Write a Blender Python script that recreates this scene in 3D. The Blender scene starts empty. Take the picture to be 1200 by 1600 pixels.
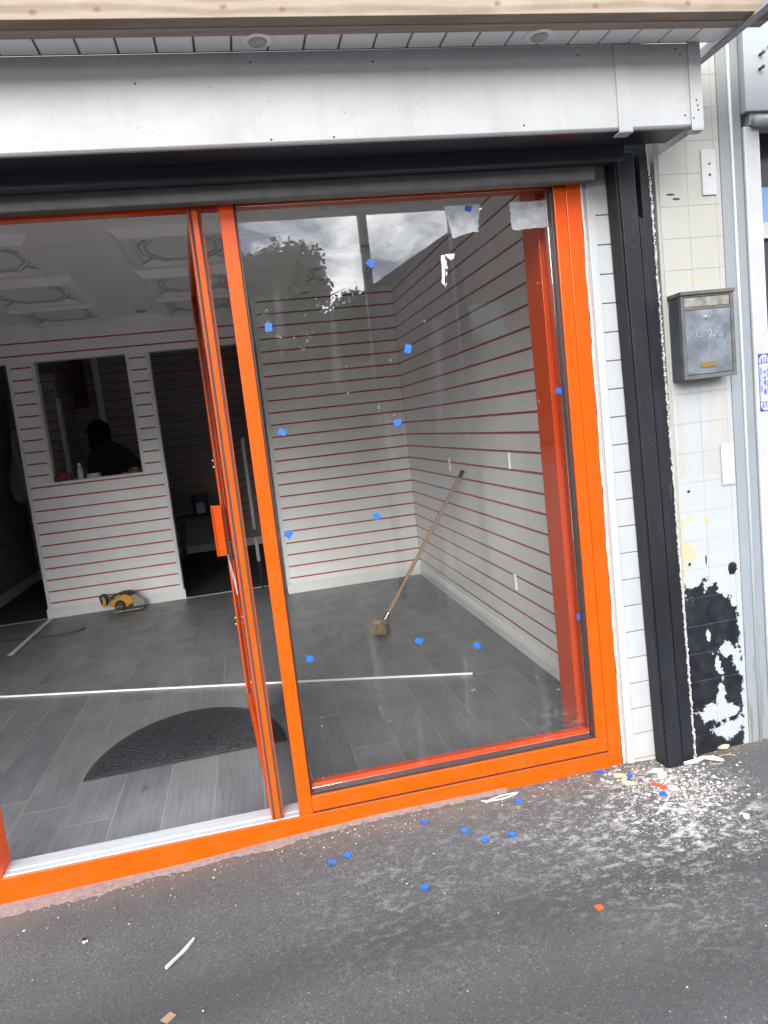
import bpy, bmesh, math, random
from mathutils import Vector, Matrix
R = math.radians
random.seed(7)
C = bpy.context.scene.collection
scene = bpy.context.scene

# ------------------------------------------------------------------ camera
CAMP = Vector((-1.2032, -2.3386, 1.3668))
pitch, roll, yaw = -0.1255, -0.1125, -0.1797
fwd = Vector((-math.sin(yaw)*math.cos(pitch), math.cos(yaw)*math.cos(pitch), math.sin(pitch)))
rt0 = Vector((math.cos(yaw), math.sin(yaw), 0)); up0 = rt0.cross(fwd)
rt = math.cos(roll)*rt0 + math.sin(roll)*up0
up = -math.sin(roll)*rt0 + math.cos(roll)*up0
cam_d = bpy.data.cameras.new("camera"); cam = bpy.data.objects.new("camera", cam_d); C.objects.link(cam)
m = Matrix((rt, up, -fwd)).transposed().to_4x4(); m.translation = CAMP
cam.matrix_world = m
cam_d.sensor_fit = 'VERTICAL'; cam_d.sensor_height = 24.0; cam_d.lens = 1134.97/1600*24.0
cam_d.clip_start = 0.05; cam_d.clip_end = 600
scene.camera = cam

# ------------------------------------------------------------------ world and sun
SUN_EL, SUN_AZ = R(26), R(197)      # azimuth measured clockwise from +Y (north)
w = bpy.data.worlds.new("World"); scene.world = w; w.use_nodes = True
nt = w.node_tree; nt.nodes.clear()
def wn(t, **k):
    n = nt.nodes.new(t)
    for a, b in k.items(): setattr(n, a, b)
    return n
out = wn('ShaderNodeOutputWorld'); bg = wn('ShaderNodeBackground'); bg.inputs[1].default_value = 0.11
sky = wn('ShaderNodeTexSky', sky_type='NISHITA', sun_disc=False)
sky.sun_elevation = SUN_EL; sky.sun_rotation = SUN_AZ; sky.air_density = 1.0; sky.dust_density = 1.5
tc = wn('ShaderNodeTexCoord')
mp = wn('ShaderNodeMapping'); mp.inputs['Scale'].default_value = (1.0, 1.0, 2.2); mp.inputs['Location'].default_value = (0.35, 0.1, 0.2)
nz = wn('ShaderNodeTexNoise'); nz.inputs['Scale'].default_value = 2.6; nz.inputs['Detail'].default_value = 9; nz.inputs['Roughness'].default_value = 0.62
rp = wn('ShaderNodeValToRGB'); rp.color_ramp.elements[0].position = 0.42; rp.color_ramp.elements[1].position = 0.50
nz2 = wn('ShaderNodeTexNoise'); nz2.inputs['Scale'].default_value = 6.5; nz2.inputs['Detail'].default_value = 10; nz2.inputs['Distortion'].default_value = .35; nz2.inputs['Roughness'].default_value = 0.6
rp2 = wn('ShaderNodeValToRGB')
rp2.color_ramp.elements[0].position = 0.40; rp2.color_ramp.elements[0].color = (3.6, 4.2, 5.6, 1)
rp2.color_ramp.elements[1].position = 0.60; rp2.color_ramp.elements[1].color = (23, 23.2, 23.6, 1)
mx = wn('ShaderNodeMix', data_type='RGBA')
L = nt.links.new
L(tc.outputs['Generated'], mp.inputs[0]); L(mp.outputs[0], nz.inputs[0]); L(mp.outputs[0], nz2.inputs[0])
L(nz.outputs[0], rp.inputs[0]); L(nz2.outputs[0], rp2.inputs[0])
L(rp.outputs[0], mx.inputs[0]); L(sky.outputs[0], mx.inputs[6]); L(rp2.outputs[0], mx.inputs[7])
L(mx.outputs[2], bg.inputs[0]); L(bg.outputs[0], out.inputs[0])
sd = bpy.data.lights.new("sun", 'SUN'); sun = bpy.data.objects.new("sun", sd); C.objects.link(sun)
sd.energy = 2.0; sd.angle = R(38); sd.color = (1, .96, .9)
sdir = Vector((math.sin(SUN_AZ)*math.cos(SUN_EL), math.cos(SUN_AZ)*math.cos(SUN_EL), math.sin(SUN_EL)))
sun.rotation_euler = sdir.to_track_quat('Z', 'Y').to_euler(); sun.location = (0, -8, 9)
vs = scene.view_settings
vs.view_transform = 'Standard'; vs.look = 'None'; vs.gamma = 1; vs.use_curve_mapping = False
vs.exposure = 1.82
scene.render.engine = 'CYCLES'
scene.cycles.max_bounces = 10; scene.cycles.diffuse_bounces = 6; scene.cycles.glossy_bounces = 5
scene.cycles.transparent_max_bounces = 16; scene.cycles.transmission_bounces = 6

# ------------------------------------------------------------------ materials
class NB:
    """small node-graph helper; every texture reads world position unless told otherwise"""
    def __init__(s, name):
        s.m = bpy.data.materials.new(name); s.m.use_nodes = True
        s.t = s.m.node_tree; s.t.nodes.clear()
        s.o = s.n('ShaderNodeOutputMaterial'); s.b = s.n('ShaderNodeBsdfPrincipled')
        s.t.links.new(s.b.outputs[0], s.o.inputs[0])
        s.pos = s.n('ShaderNodeNewGeometry').outputs['Position']
    def n(s, t, **k):
        x = s.t.nodes.new(t)
        for a, b in k.items(): setattr(x, a, b)
        return x
    def l(s, a, b): s.t.links.new(a, b)
    def mapp(s, sc=(1, 1, 1), rot=(0, 0, 0), vec=None, loc=(0, 0, 0)):
        x = s.n('ShaderNodeMapping'); x.inputs['Scale'].default_value = sc; x.inputs['Rotation'].default_value = rot
        x.inputs['Location'].default_value = loc
        s.l(vec or s.pos, x.inputs[0]); return x.outputs[0]
    def noise(s, scale, detail=4, rough=.5, vec=None, dist=0):
        x = s.n('ShaderNodeTexNoise'); x.inputs['Scale'].default_value = scale; x.inputs['Detail'].default_value = detail
        x.inputs['Roughness'].default_value = rough; x.inputs['Distortion'].default_value = dist
        s.l(vec or s.pos, x.inputs[0]); return x.outputs[0]
    def vor(s, scale, vec=None, feat='F1', out='Distance'):
        x = s.n('ShaderNodeTexVoronoi', feature=feat); x.inputs['Scale'].default_value = scale
        s.l(vec or s.pos, x.inputs[0]); return x.outputs[out]
    def ramp(s, fac, *stops):
        x = s.n('ShaderNodeValToRGB'); e = x.color_ramp.elements
        while len(e) < len(stops): e.new(.5)
        for el, (p, c) in zip(e, stops):
            el.position = p; el.color = (c, c, c, 1) if isinstance(c, (int, float)) else (*c, 1)
        s.l(fac, x.inputs[0]); return x.outputs[0]
    def mix(s, f, a, b, mode='MIX'):
        x = s.n('ShaderNodeMix', data_type='RGBA', blend_type=mode)
        for i, v in ((0, f), (6, a), (7, b)):
            if isinstance(v, (int, float)): x.inputs[i].default_value = v if i == 0 else (v, v, v, 1)
            elif isinstance(v, tuple): x.inputs[i].default_value = (*v, 1)
            else: s.l(v, x.inputs[i])
        return x.outputs[2]
    def math(s, op, a, b=0, c=None, clamp=False):
        x = s.n('ShaderNodeMath', operation=op, use_clamp=clamp)
        for i, v in enumerate((a, b) if c is None else (a, b, c)):
            if isinstance(v, (int, float)): x.inputs[i].default_value = v
            else: s.l(v, x.inputs[i])
        return x.outputs[0]
    def sep(s, vec=None):
        x = s.n('ShaderNodeSeparateXYZ'); s.l(vec or s.pos, x.inputs[0]); return x.outputs
    def rnd(s): return s.n('ShaderNodeObjectInfo').outputs['Random']
    def col(s, v):
        if isinstance(v, tuple): s.b.inputs['Base Color'].default_value = (*v, 1)
        else: s.l(v, s.b.inputs['Base Color'])
        return s
    def rough(s, v):
        if isinstance(v, (int, float)): s.b.inputs['Roughness'].default_value = v
        else: s.l(v, s.b.inputs['Roughness'])
        return s
    def bump(s, h, strength=.3, dist=.002):
        x = s.n('ShaderNodeBump'); x.inputs['Strength'].default_value = strength; x.inputs['Distance'].default_value = dist
        s.l(h, x.inputs['Height']); s.l(x.outputs[0], s.b.inputs['Normal']); return s
    def put(s, k, v): s.b.inputs[k].default_value = v; return s

M = {}
def simple(name, col, rough=.5, var=.12, scale=9, metal=0, bump=0, bscale=80, spec=.5, coat=0):
    g = NB(name); f = g.ramp(g.noise(scale, 6, .6), (.3, 1-var), (.7, 1+0*var))
    g.col(g.mix(1, col, f, 'MULTIPLY')).rough(rough).put('Metallic', metal).put('Specular IOR Level', spec)
    if coat: g.put('Coat Weight', coat).put('Coat Roughness', .06)
    if bump: g.bump(g.noise(bscale, 3), bump, .001)
    M[name] = g.m; return g.m

# orange powder coat, faint dust
g = NB('orange_paint'); d = g.ramp(g.noise(14, 8, .7), (.45, 0.0), (.8, .10))
g.col(g.mix(d, (.58, .058, .0002), (.42, .17, .09))).rough(.3).put('Coat Weight', .12).put('Coat Roughness', .04).put('Specular IOR Level', .22); M['orange'] = g.m
simple('orange_matt', (.58, .058, .0002), .7, .05, 9, 0, 0, 80, .1)
simple('gasket_rubber', (.02, .018, .018), .45); simple('black_brush', (.05, .038, .032), .9, .4, 60)
g = NB('clear_glass')   # thin double glazing: transparent with a clear reflection and light smears
tr = g.n('ShaderNodeBsdfTransparent'); tr.inputs[0].default_value = (.975, .985, .98, 1)
gl = g.n('ShaderNodeBsdfGlossy'); gl.inputs['Roughness'].default_value = 0.0; gl.inputs[0].default_value = (1, 1, 1, 1)
fr = g.n('ShaderNodeFresnel'); fr.inputs[0].default_value = 1.52
f2 = g.math('MULTIPLY', fr.outputs[0], 1.15, clamp=True)
ms = g.n('ShaderNodeMixShader'); g.l(f2, ms.inputs[0]); g.l(tr.outputs[0], ms.inputs[1]); g.l(gl.outputs[0], ms.inputs[2])
df = g.n('ShaderNodeBsdfDiffuse'); df.inputs[0].default_value = (.75, .77, .78, 1)
sm = g.math('MULTIPLY', g.ramp(g.noise(3.2, 6, .6, g.mapp((3.2, 1, .35), (0, R(8), 0))), (.6, 0), (.9, 1.0)), .05)
sp = g.math('MULTIPLY', g.ramp(g.noise(70, 2, .5), (.73, 0), (.78, 1.0)), .18)
sm2 = g.math('MAXIMUM', sm, sp)
ms2 = g.n('ShaderNodeMixShader'); g.l(sm2, ms2.inputs[0]); g.l(ms.outputs[0], ms2.inputs[1]); g.l(df.outputs[0], ms2.inputs[2])
g.l(ms2.outputs[0], g.o.inputs[0]); M['glass'] = g.m
g = NB('door_glass')
tr = g.n('ShaderNodeBsdfTransparent'); tr.inputs[0].default_value = (.9, .93, .92, 1)
gl = g.n('ShaderNodeBsdfGlossy'); gl.inputs['Roughness'].default_value = 0.02
fr = g.n('ShaderNodeFresnel'); fr.inputs[0].default_value = 1.5
ms = g.n('ShaderNodeMixShader'); g.l(fr.outputs[0], ms.inputs[0]); g.l(tr.outputs[0], ms.inputs[1]); g.l(gl.outputs[0], ms.inputs[2]); g.l(ms.outputs[0], g.o.inputs[0]); M['doorglass'] = g.m
g = NB('film_sky_reflection')     # torn film, crinkled; milky tone stands in for bright sky reflection
tr = g.n('ShaderNodeBsdfTransparent'); di = g.n('ShaderNodeBsdfPrincipled'); di.inputs['Roughness'].default_value = .25
cc = g.ramp(g.noise(22, 5, .6), (.3, (.28, .32, .38)), (.7, (.62, .64, .66))); g.l(cc, di.inputs[0])
bp = g.n('ShaderNodeBump'); bp.inputs['Strength'].default_value = .5; bp.inputs['Distance'].default_value = .004
g.l(g.noise(26, 4, .6), bp.inputs['Height']); g.l(bp.outputs[0], di.inputs['Normal'])
ms = g.n('ShaderNodeMixShader'); g.l(g.ramp(g.noise(16, 5, .6), (.3, .40), (.75, .8)), ms.inputs[0])
g.l(tr.outputs[0], ms.inputs[1]); g.l(di.outputs[0], ms.inputs[2]); g.l(ms.outputs[0], g.o.inputs[0]); M['film'] = g.m

# white slat board (melamine), red insert
g = NB('white_slatboard'); v = g.rnd()
c1 = g.mix(v, (.87, .89, .89), (.89, .905, .905)); sc = g.ramp(g.noise(5, 6, .65), (.35, .93), (.6, 1.0))
g.col(g.mix(1, c1, sc, 'MULTIPLY')).rough(.38).bump(g.noise(160, 2), .05, .0005); M['slat'] = g.m
g = NB('shade_toned_slatboard'); g.col(g.mix(g.rnd(), (.27, .265, .275), (.33, .325, .335))).rough(.5); M['slatshade'] = g.m  # white slats with back-room shade put into the colour
simple('red_insert', (.46, .018, .014), .3, .2)
simple('white_trim', (.8, .81, .81), .35, .08, 6)
simple('room_wall_white', (.7, .7, .69), .7, .1)
g = NB('ceiling_pvc'); l = g.math('FRACT', g.math('MULTIPLY', g.sep()[1], 2.07))
g.col(g.mix(g.math('LESS_THAN', l, .012), (.84, .84, .85), (.35, .35, .36))).rough(.4); M['ceiling'] = g.m
simple('ceiling_tile_white', (.84, .84, .85), .35, .05); simple('ceiling_tile_groove', (.50, .50, .54), .5)
# laminate planks
g = NB('grey_laminate')
ofs = g.n('ShaderNodeCombineXYZ'); g.l(g.math('MULTIPLY', g.rnd(), 37.0), ofs.inputs[0]); g.l(g.math('MULTIPLY', g.rnd(), 91.0), ofs.inputs[1])
va = g.n('ShaderNodeVectorMath', operation='ADD'); g.l(g.pos, va.inputs[0]); g.l(ofs.outputs[0], va.inputs[1]); P = va.outputs[0]
gr = g.noise(1.0, 9, .66, g.mapp((46, 3.4, 1), vec=P), 1.2)
rings = g.n('ShaderNodeTexWave', wave_type='BANDS', bands_direction='X', wave_profile='SAW'); rings.inputs['Scale'].default_value = 1.6
rings.inputs['Distortion'].default_value = 11; rings.inputs['Detail'].default_value = 1.6; rings.inputs['Detail Scale'].default_value = .7; rings.inputs['Detail Roughness'].default_value = .45
g.l(g.mapp((7.5, 1.15, 1), vec=P), rings.inputs[0])
base = g.ramp(gr, (.25, (.165, .172, .183)), (.5, (.195, .203, .217)), (.75, (.228, .236, .252)))
c = g.mix(g.math('MULTIPLY', g.ramp(rings.outputs['Color'], (.0, 1.0), (.30, 0.0)), .5), base, (.115, .12, .132))
bl = g.ramp(g.noise(3.2, 4, .6, g.mapp((2.0, .8, 1), vec=P)), (.3, .78), (.7, 1.08)); c = g.mix(1, c, bl, 'MULTIPLY')
c = g.mix(g.math('MULTIPLY', g.ramp(g.vor(2.2, g.mapp((2.4, 1, 1), vec=P)), (.0, 1), (.12, 0)), .6), c, (.04, .04, .045))
tone = g.mix(g.rnd(), (.86, .87, .9), (1.1, 1.1, 1.1)); c = g.mix(1, c, tone, 'MULTIPLY')
dust = g.ramp(g.noise(2.1, 7, .68), (.45, 0), (.85, .22)); c = g.mix(dust, c, (.34, .34, .35))
g.col(c).rough(g.ramp(g.noise(6, 5), (.3, .34), (.7, .55))).bump(gr, .12, .0006); M['laminate'] = g.m
simple('plank_joint', (.36, .36, .375), .7)
# aluminium
g = NB('brushed_aluminium'); g.col(g.ramp(g.noise(1, 6, .6, g.mapp((3, 90, 90))), (.3, (.40, .42, .45)), (.7, (.52, .54, .56)))).rough(.4).put('Metallic', .35); M['alu'] = g.m
simple('silver_metal', (.7, .7, .7), .25, .1, 9, 1)
# fascia upvc with grime
g = NB('white_upvc_fascia')
gm = g.ramp(g.noise(3.2, 8, .68, g.mapp((1, 1, 1.6))), (.42, 1.0), (.78, .80)); sp = g.ramp(g.noise(95, 2), (.73, 1), (.77, .45)); st = g.ramp(g.noise(1, 6, .6, g.mapp((22, 22, 2.2))), (.5, 1), (.8, .9))
g.col(g.mix(1, g.mix(1, g.mix(1, (.30, .312, .322), gm, 'MULTIPLY'), sp, 'MULTIPLY'), st, 'MULTIPLY')).rough(.5).put('Specular IOR Level', .35).bump(g.noise(2.5, 3), .3, .006); M['fascia'] = g.m
g = NB('white_upvc_cladding')
gm = g.ramp(g.noise(7, 8, .7, g.mapp((1, 1, .6))), (.45, 1.0), (.85, .82))
low = g.math('SUBTRACT', .32, g.sep()[2]); dirt = g.math('MULTIPLY', g.math('MAXIMUM', low, 0), g.ramp(g.noise(18, 8, .7), (.4, 0), (.7, 3.0)))
hi = g.math('MULTIPLY', g.math('GREATER_THAN', g.sep()[2], 2.045), g.ramp(g.noise(25, 6, .7), (.35, .1), (.6, .6)))
c = g.mix(1, (.34, .357, .375), gm, 'MULTIPLY'); c = g.mix(dirt, c, (.36, .32, .26)); c = g.mix(hi, c, (.33, .30, .27)); g.col(c).rough(.33); M['cladding'] = g.m
simple('white_sealant', (.52, .50, .50), .45, .15, 30, 0, .6, 60); simple('pinkish_mortar_edge', (.33, .29, .285), .85, .3, 60, 0, .6, 150)
# black shutter steel, dusty scratched
g = NB('black_painted_steel')
ds = g.ramp(g.noise(5, 8, .72, g.mapp((1, 1, .5))), (.42, 0.0), (.75, .4)); sc = g.ramp(g.noise(1, 5, .6, g.mapp((120, 120, 5))), (.66, 0), (.72, .5)); sx = g.ramp(g.noise(150, 2), (.73, 0), (.75, .7))
c = g.mix(ds, (.006, .007, .010), (.030, .033, .04)); c = g.mix(sc, c, (.10, .10, .10)); c = g.mix(sx, c, (.2, .19, .18))
g.col(c).rough(.5).put('Specular IOR Level', .25).bump(g.noise(90, 4), .15, .001); M['black'] = g.m
g = NB('navy_shutter_steel'); g.col(g.mix(g.ramp(g.noise(4, 6, .7), (.4, 0), (.8, .5)), (.008, .012, .022), (.03, .036, .048))).rough(.36); M['navy'] = g.m
simple('grey_shutter_rail', (.12, .115, .115), .6, .4, 14, 0, .2)
# painted tile pillar
g = NB('painted_tiles')
S = g.sep(); X, Z = S[0], S[2]
wn_ = g.noise(13, 5, .6); wob = g.math('SUBTRACT', g.noise(6.5, 7, .62), .5); fine = g.math('SUBTRACT', g.noise(30, 6, .65), .5)
# flaked-off paint: everything under an irregular line, minus leftover islands, plus a few chips
line = g.math('ADD', .65, g.math('ADD', g.math('MULTIPLY', wob, .5), g.math('MULTIPLY', fine, .22)))
line = g.math('SUBTRACT', line, g.math('MULTIPLY', g.math('MAXIMUM', g.math('SUBTRACT', X, .385), 0), 1.4))
blk = g.math('MULTIPLY', g.math('SUBTRACT', line, Z), 300, clamp=True)
side = g.math('MULTIPLY', g.math('SUBTRACT', g.math('ADD', .468, g.math('MULTIPLY', fine, .11)), X), 300, clamp=True)
blk = g.math('MULTIPLY', blk, side)
def blob(x, z, rx, rz, k=.55):
    a = g.math('DIVIDE', g.math('SUBTRACT', X, x), rx); b = g.math('DIVIDE', g.math('SUBTRACT', Z, z), rz)
    d = g.math('SQRT', g.math('ADD', g.math('MULTIPLY', a, a), g.math('MULTIPLY', b, b)))
    d = g.math('ADD', d, g.math('MULTIPLY', g.math('ADD', g.math('MULTIPLY', fine, 1.6), wob), k*5))
    return g.math('MULTIPLY', g.math('SUBTRACT', 1, d), 40, clamp=True)
isl = blob(.415, .405, .05, .028)
for a in ((.375, .36, .012, .05), (.455, .37, .02, .05), (.37, .17, .085, .03), (.385, .225, .014, .055), (.41, .10, .055, .03), (.345, .465, .008, .02), (.45, .12, .03, .03)):
    isl = g.math('MAXIMUM', isl, blob(*a))
blk = g.math('MULTIPLY', blk, g.math('SUBTRACT', 1, isl))
for a in ((.452, .70, .016, .02, .3), (.352, .745, .003, .018, .2), (.286, .74, .005, .006, .3), (.30, 1.0, .006, .005, .3), (.295, 2.0, .014, .003, .2), (.32, 1.985, .012, .003, .3)):
    blk = g.math('MAXIMUM', blk, blob(*a))
tilec = g.mix(g.ramp(g.noise(24, 6, .6), (.35, 0), (.75, .2)), (.004, .005, .009), (.07, .075, .08))
yel = g.mix(g.ramp(Z, (1.55/3, 0), (1.9/3, 1)), (.80, .83, .86), (.735, .725, .655))
mrz = g.n('ShaderNodeMapRange'); g.l(Z, mrz.inputs[0]); mrz.inputs[1].default_value = 1.35; mrz.inputs[2].default_value = 1.75
paint = g.mix(mrz.outputs[0], (.27, .288, .305), (.262, .260, .238))
under = g.math('MULTIPLY', g.ramp(g.noise(1, 6, .6, g.mapp((34, 34, 2.4))), (.42, 0), (.68, .6)), g.math('MULTIPLY', g.math('LESS_THAN', Z, 1.42), g.math('GREATER_THAN', Z, 1.05)))
paint = g.mix(under, paint, (.27, .23, .18))
paint = g.mix(g.math('MULTIPLY', g.ramp(g.noise(9, 8, .7), (.45, 0), (.8, .35)), 1), paint, (.25, .245, .22))
for a in ((.272, .79, .035, .05), (.36, .885, .008, .018), (.262, .89, .014, .045), (.30, .905, .012, .01), (.258, .73, .01, .03), (.375, 1.722, .05, .003)):
    paint = g.mix(blob(*a, .3), paint, (.30, .275, .18))
g.col(g.mix(blk, paint, tilec)).rough(g.mix(blk, .55, .3)).bump(g.math('ADD', g.math('MULTIPLY', blk, -1.0), g.math('MULTIPLY', g.noise(40, 3), .25)), .5, .0015); M['tile'] = g.m
GRB = g
g = NB('tile_grout'); g.col(g.mix(g.math('GREATER_THAN', g.sep()[2], .66), (.36, .345, .32), (.25, .25, .23))).rough(.9); M['grout'] = g.m
# grey-blue weathered paint on timber
g = NB('weathered_grey_paint'); Z = g.sep()[2]
pe = g.noise(1, 8, .68, g.mapp((40, 40, 3.2))); th = g.ramp(Z, (0, .44), (.33, .58), (.9, .73))
mk = g.math('MULTIPLY', g.math('SUBTRACT', pe, th), 40, clamp=True)
wood = g.ramp(g.noise(1, 6, .6, g.mapp((90, 90, 4))), (.3, (.07, .067, .063)), (.7, (.22, .21, .19)))
pc = g.mix(g.ramp(g.noise(6, 6, .6), (.3, 0), (.75, 1)), (.17, .197, .225), (.145, .168, .19))
mr = g.n('ShaderNodeMapRange'); g.l(Z, mr.inputs[0]); mr.inputs[1].default_value = 1.5; mr.inputs[2].default_value = 2.3
pc = g.mix(mr.outputs[0], pc, (.16, .17, .17))
g.col(g.mix(mk, pc, wood)).rough(.7).bump(g.math('ADD', g.math('MULTIPLY', mk, -1), pe), .4, .002); M['greypaint'] = g.m
simple('white_gloss_door_paint', (.33, .34, .35), .35, .14, 12, 0, .15, 30)
simple('neighbour_panel_grey', (.25, .27, .28), .55, .12, 5); simple('neighbour_dark', (.02, .022, .03), .3); simple('neighbour_blue', (.12, .22, .42), .3)
# pine
g = NB('sawn_pine')
rg = g.n('ShaderNodeTexWave', bands_direction='Z'); rg.inputs['Scale'].default_value = 9; rg.inputs['Distortion'].default_value = 6; rg.inputs['Detail'].default_value = 3; rg.inputs['Detail Scale'].default_value = .8
g.l(g.mapp((.22, 1.2, 1)), rg.inputs[0])
kn = g.vor(2.0, g.mapp((1.15, 5, 5), loc=(.3, .2, 3.3))); 
c = g.ramp(rg.outputs['Color'], (.1, (.17, .128, .09)), (.8, (.225, .187, .145)))
c = g.mix(g.ramp(kn, (.04, 1), (.13, 0)), c, (.26, .13, .07)); c = g.mix(g.ramp(g.noise(4, 7, .7), (.5, 0), (.85, .4)), c, (.40, .34, .29))
XS = g.sep()
for xk, zk in ((-1.54, 2.374), (-1.40, 2.378), (-1.11, 2.380), (-.97, 2.374), (-.42, 2.382), (-.15, 2.375), (.12, 2.379)):
    a_ = g.math('DIVIDE', g.math('SUBTRACT', XS[0], xk), .013); b_ = g.math('DIVIDE', g.math('SUBTRACT', XS[2], zk), .009)
    d_ = g.math('SQRT', g.math('ADD', g.math('MULTIPLY', a_, a_), g.math('MULTIPLY', b_, b_)))
    d_ = g.math('ADD', d_, g.math('MULTIPLY', g.math('SUBTRACT', g.noise(60, 3), .5), .8))
    c = g.mix(g.ramp(d_, (.2, .85), (1.0, 0)), c, (.12, .055, .03))
fg = g.noise(1, 7, .7, g.mapp((9, 160, 160))); c = g.mix(1, c, g.ramp(fg, (.3, .82), (.7, 1.05)), 'MULTIPLY')
g.col(c).rough(.8).bump(fg, .4, .001); M['pine'] = g.m
g = NB('weathered_pine_underside'); c = g.ramp(g.noise(1, 7, .7, g.mapp((3, 40, 30))), (.3, (.2, .15, .13)), (.7, (.33, .27, .24)))
c = g.mix(g.ramp(g.vor(1.8, g.mapp((1.1, 6, 6))), (.04, 1), (.14, 0)), c, (.18, .09, .07)); g.col(c).rough(.8); M['pine2'] = g.m
# asphalt
g = NB('asphalt')
S = g.sep(); X, Y = S[0], S[1]
n1 = g.noise(260, 3, .6); n2 = g.noise(1.6, 5, .6); ag = g.vor(230, out='Color'); agv = g.sep(ag)[0]
c = g.ramp(n1, (.3, (.034, .035, .037)), (.55, (.055, .056, .058)), (.75, (.085, .0855, .088)))
c = g.mix(g.math('MULTIPLY', g.math('LESS_THAN', agv, .05), .5), c, (.016, .016, .018)); c = g.mix(g.math('MULTIPLY', g.math('GREATER_THAN', agv, .96), .5), c, (.15, .15, .147))
pit = g.ramp(g.vor(75), (.05, 1), (.2, 0)); pm = g.math('MULTIPLY', pit, g.math('GREATER_THAN', g.noise(38, 2), .56)); c = g.mix(g.math('MULTIPLY', pm, .8), c, (.02, .02, .022))
c = g.mix(1, c, g.ramp(n2, (.3, .82), (.7, 1.12)), 'MULTIPLY')
c = g.mix(g.ramp(g.noise(105, 3, .6), (.60, 0), (.68, .62)), c, (.014, .014, .016)); c = g.mix(g.ramp(g.noise(88, 3, .6, g.mapp((1, 1, 1), loc=(3, 5, 0))), (.64, 0), (.72, .4)), c, (.17, .17, .168))
# darker bands running along the shop front, soft edged
yy = g.math('ADD', Y, g.math('MULTIPLY', X, -.10)); wv = g.math('SUBTRACT', g.noise(1.3, 5, .6), .5)
for yc, wd_, am in ((-.60, .12, .55), (-.93, .15, .40), (-.40, .06, .15)):
    q_ = g.math('SUBTRACT', g.math('ADD', Y, g.math('MULTIPLY', wv, .22)), yc); e_ = g.math('POWER', 2.718, g.math('MULTIPLY', g.math('MULTIPLY', q_, q_), -1/(wd_*wd_)))
    c = g.mix(g.math('MULTIPLY', e_, am), c, (.012, .012, .014))
# brown grime along the wall foot
gr_ = g.math('MULTIPLY', g.math('SUBTRACT', g.math('ADD', Y, .15), g.math('MULTIPLY', g.math('SUBTRACT', g.noise(9, 6, .7), .5), .22)), 11, clamp=True)
c = g.mix(g.math('MULTIPLY', gr_, .75), c, g.mix(g.noise(60, 4), (.058, .047, .04), (.105, .088, .078)))
# plaster dust, splashed and smeared
def dblob(x, y, r, amp):
    a = g.math('SUBTRACT', X, x); b = g.math('SUBTRACT', Y, y); d = g.math('SQRT', g.math('ADD', g.math('MULTIPLY', a, a), g.math('MULTIPLY', b, b)))
    return g.math('MULTIPLY', g.math('SUBTRACT', 1, g.math('DIVIDE', d, r), clamp=True), amp)
ar = dblob(.0, -.30, .38, 2.2)
for a in ((.12, -.14, .22, 1.6), (-.2, -.35, .5, .75), (.16, -.52, .09, 1.5), (.1, -.5, .16, .8), (-.45, -.28, .35, .55), (-.15, -.6, .4, .42), (-.1, -.2, .08, .9), (-.9, -.35, .5, .3), (.2, -.42, .1, 1.0)): ar = g.math('MAXIMUM', ar, dblob(*a))
sp = g.ramp(g.noise(34, 7, .72, g.mapp((.8, 1.35, 1))), (.50, 0), (.66, 1.0)); sp2 = g.ramp(g.noise(120, 3, .6), (.6, 0), (.66, 1))
dm = g.math('MULTIPLY', ar, g.math('MAXIMUM', sp, g.math('MULTIPLY', sp2, .7)), clamp=True); c = g.mix(dm, c, (.34, .335, .33))
g.col(c).rough(.88).bump(g.math('ADD', n1, g.math('MULTIPLY', pm, -1.2)), .8, .004); M['asphalt'] = g.m
g = NB('pink_mortar'); g.col(g.ramp(g.noise(50, 8, .7), (.3, (.11, .083, .076)), (.7, (.2, .155, .145)))).rough(.9).bump(g.noise(70, 5), .7, .003); M['mortar'] = g.m
simple('blue_plastic', (.0, .085, .48), .5, .1, 40); simple('white_plaster', (.40, .385, .37), .9, .25, 60, 0, .8, 90); simple('pink_plaster', (.27, .195, .17), .9, .3, 60, 0, .8, 90)
simple('paper_white', (.50, .49, .51), .7, .12, 60, 0, .6, 60); simple('brown_chip', (.22, .15, .095), .8, .2, 60); simple('orange_chip', (.6, .08, .005), .5)
simple('cream_foam', (.38, .34, .22), .8, .3, 50, 0, .8, 80); simple('red_chip', (.55, .06, .03), .5); simple('yellow_plastic', (.60, .30, .02), .35); simple('tool_black', (.012, .012, .013), .5)
simple('clear_guard', (.25, .24, .22), .3); simple('clothes_black', (.006, .006, .007), .9); simple('hair_black', (.004, .004, .004), 1.0, .1, 9, 0, 0, 80, .05); simple('skin', (.16, .08, .055), .6)
simple('broom_wood', (.36, .25, .155), .6, .3, 20); simple('broom_bristle', (.30, .21, .09), .9, .4, 60); simple('broom_bristle_dark', (.10, .065, .04), .9, .4, 60)
g = NB('mat_rubber'); g.col(g.mix(g.ramp(g.noise(120, 3), (.4, 0), (.7, 1)), (.018, .020, .026), (.05, .054, .064))).rough(.75).bump(g.noise(110, 3), .8, .003); M['mat'] = g.m
simple('mat_border', (.045, .045, .048), .8, .2, 40)
simple('red_panel', (.05, .002, .003), .5); simple('grey_pole', (.27, .26, .26), .5); simple('brown_strip', (.10, .07, .055), .6); simple('bag_film', (.20, .20, .21), .3)
simple('tub_white', (.5, .5, .5), .4); simple('tub_red', (.25, .02, .02), .4); simple('tub_blue', (.03, .07, .16), .4); simple('yellow_cap', (.45, .33, .01), .5); simple('trestle_wood', (.12, .10, .08), .8)
simple('bottle_plastic', (.55, .57, .6), .3); simple('red_cloth', (.25, .05, .03), .9); simple('tape_cream', (.55, .53, .46), .7)
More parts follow.
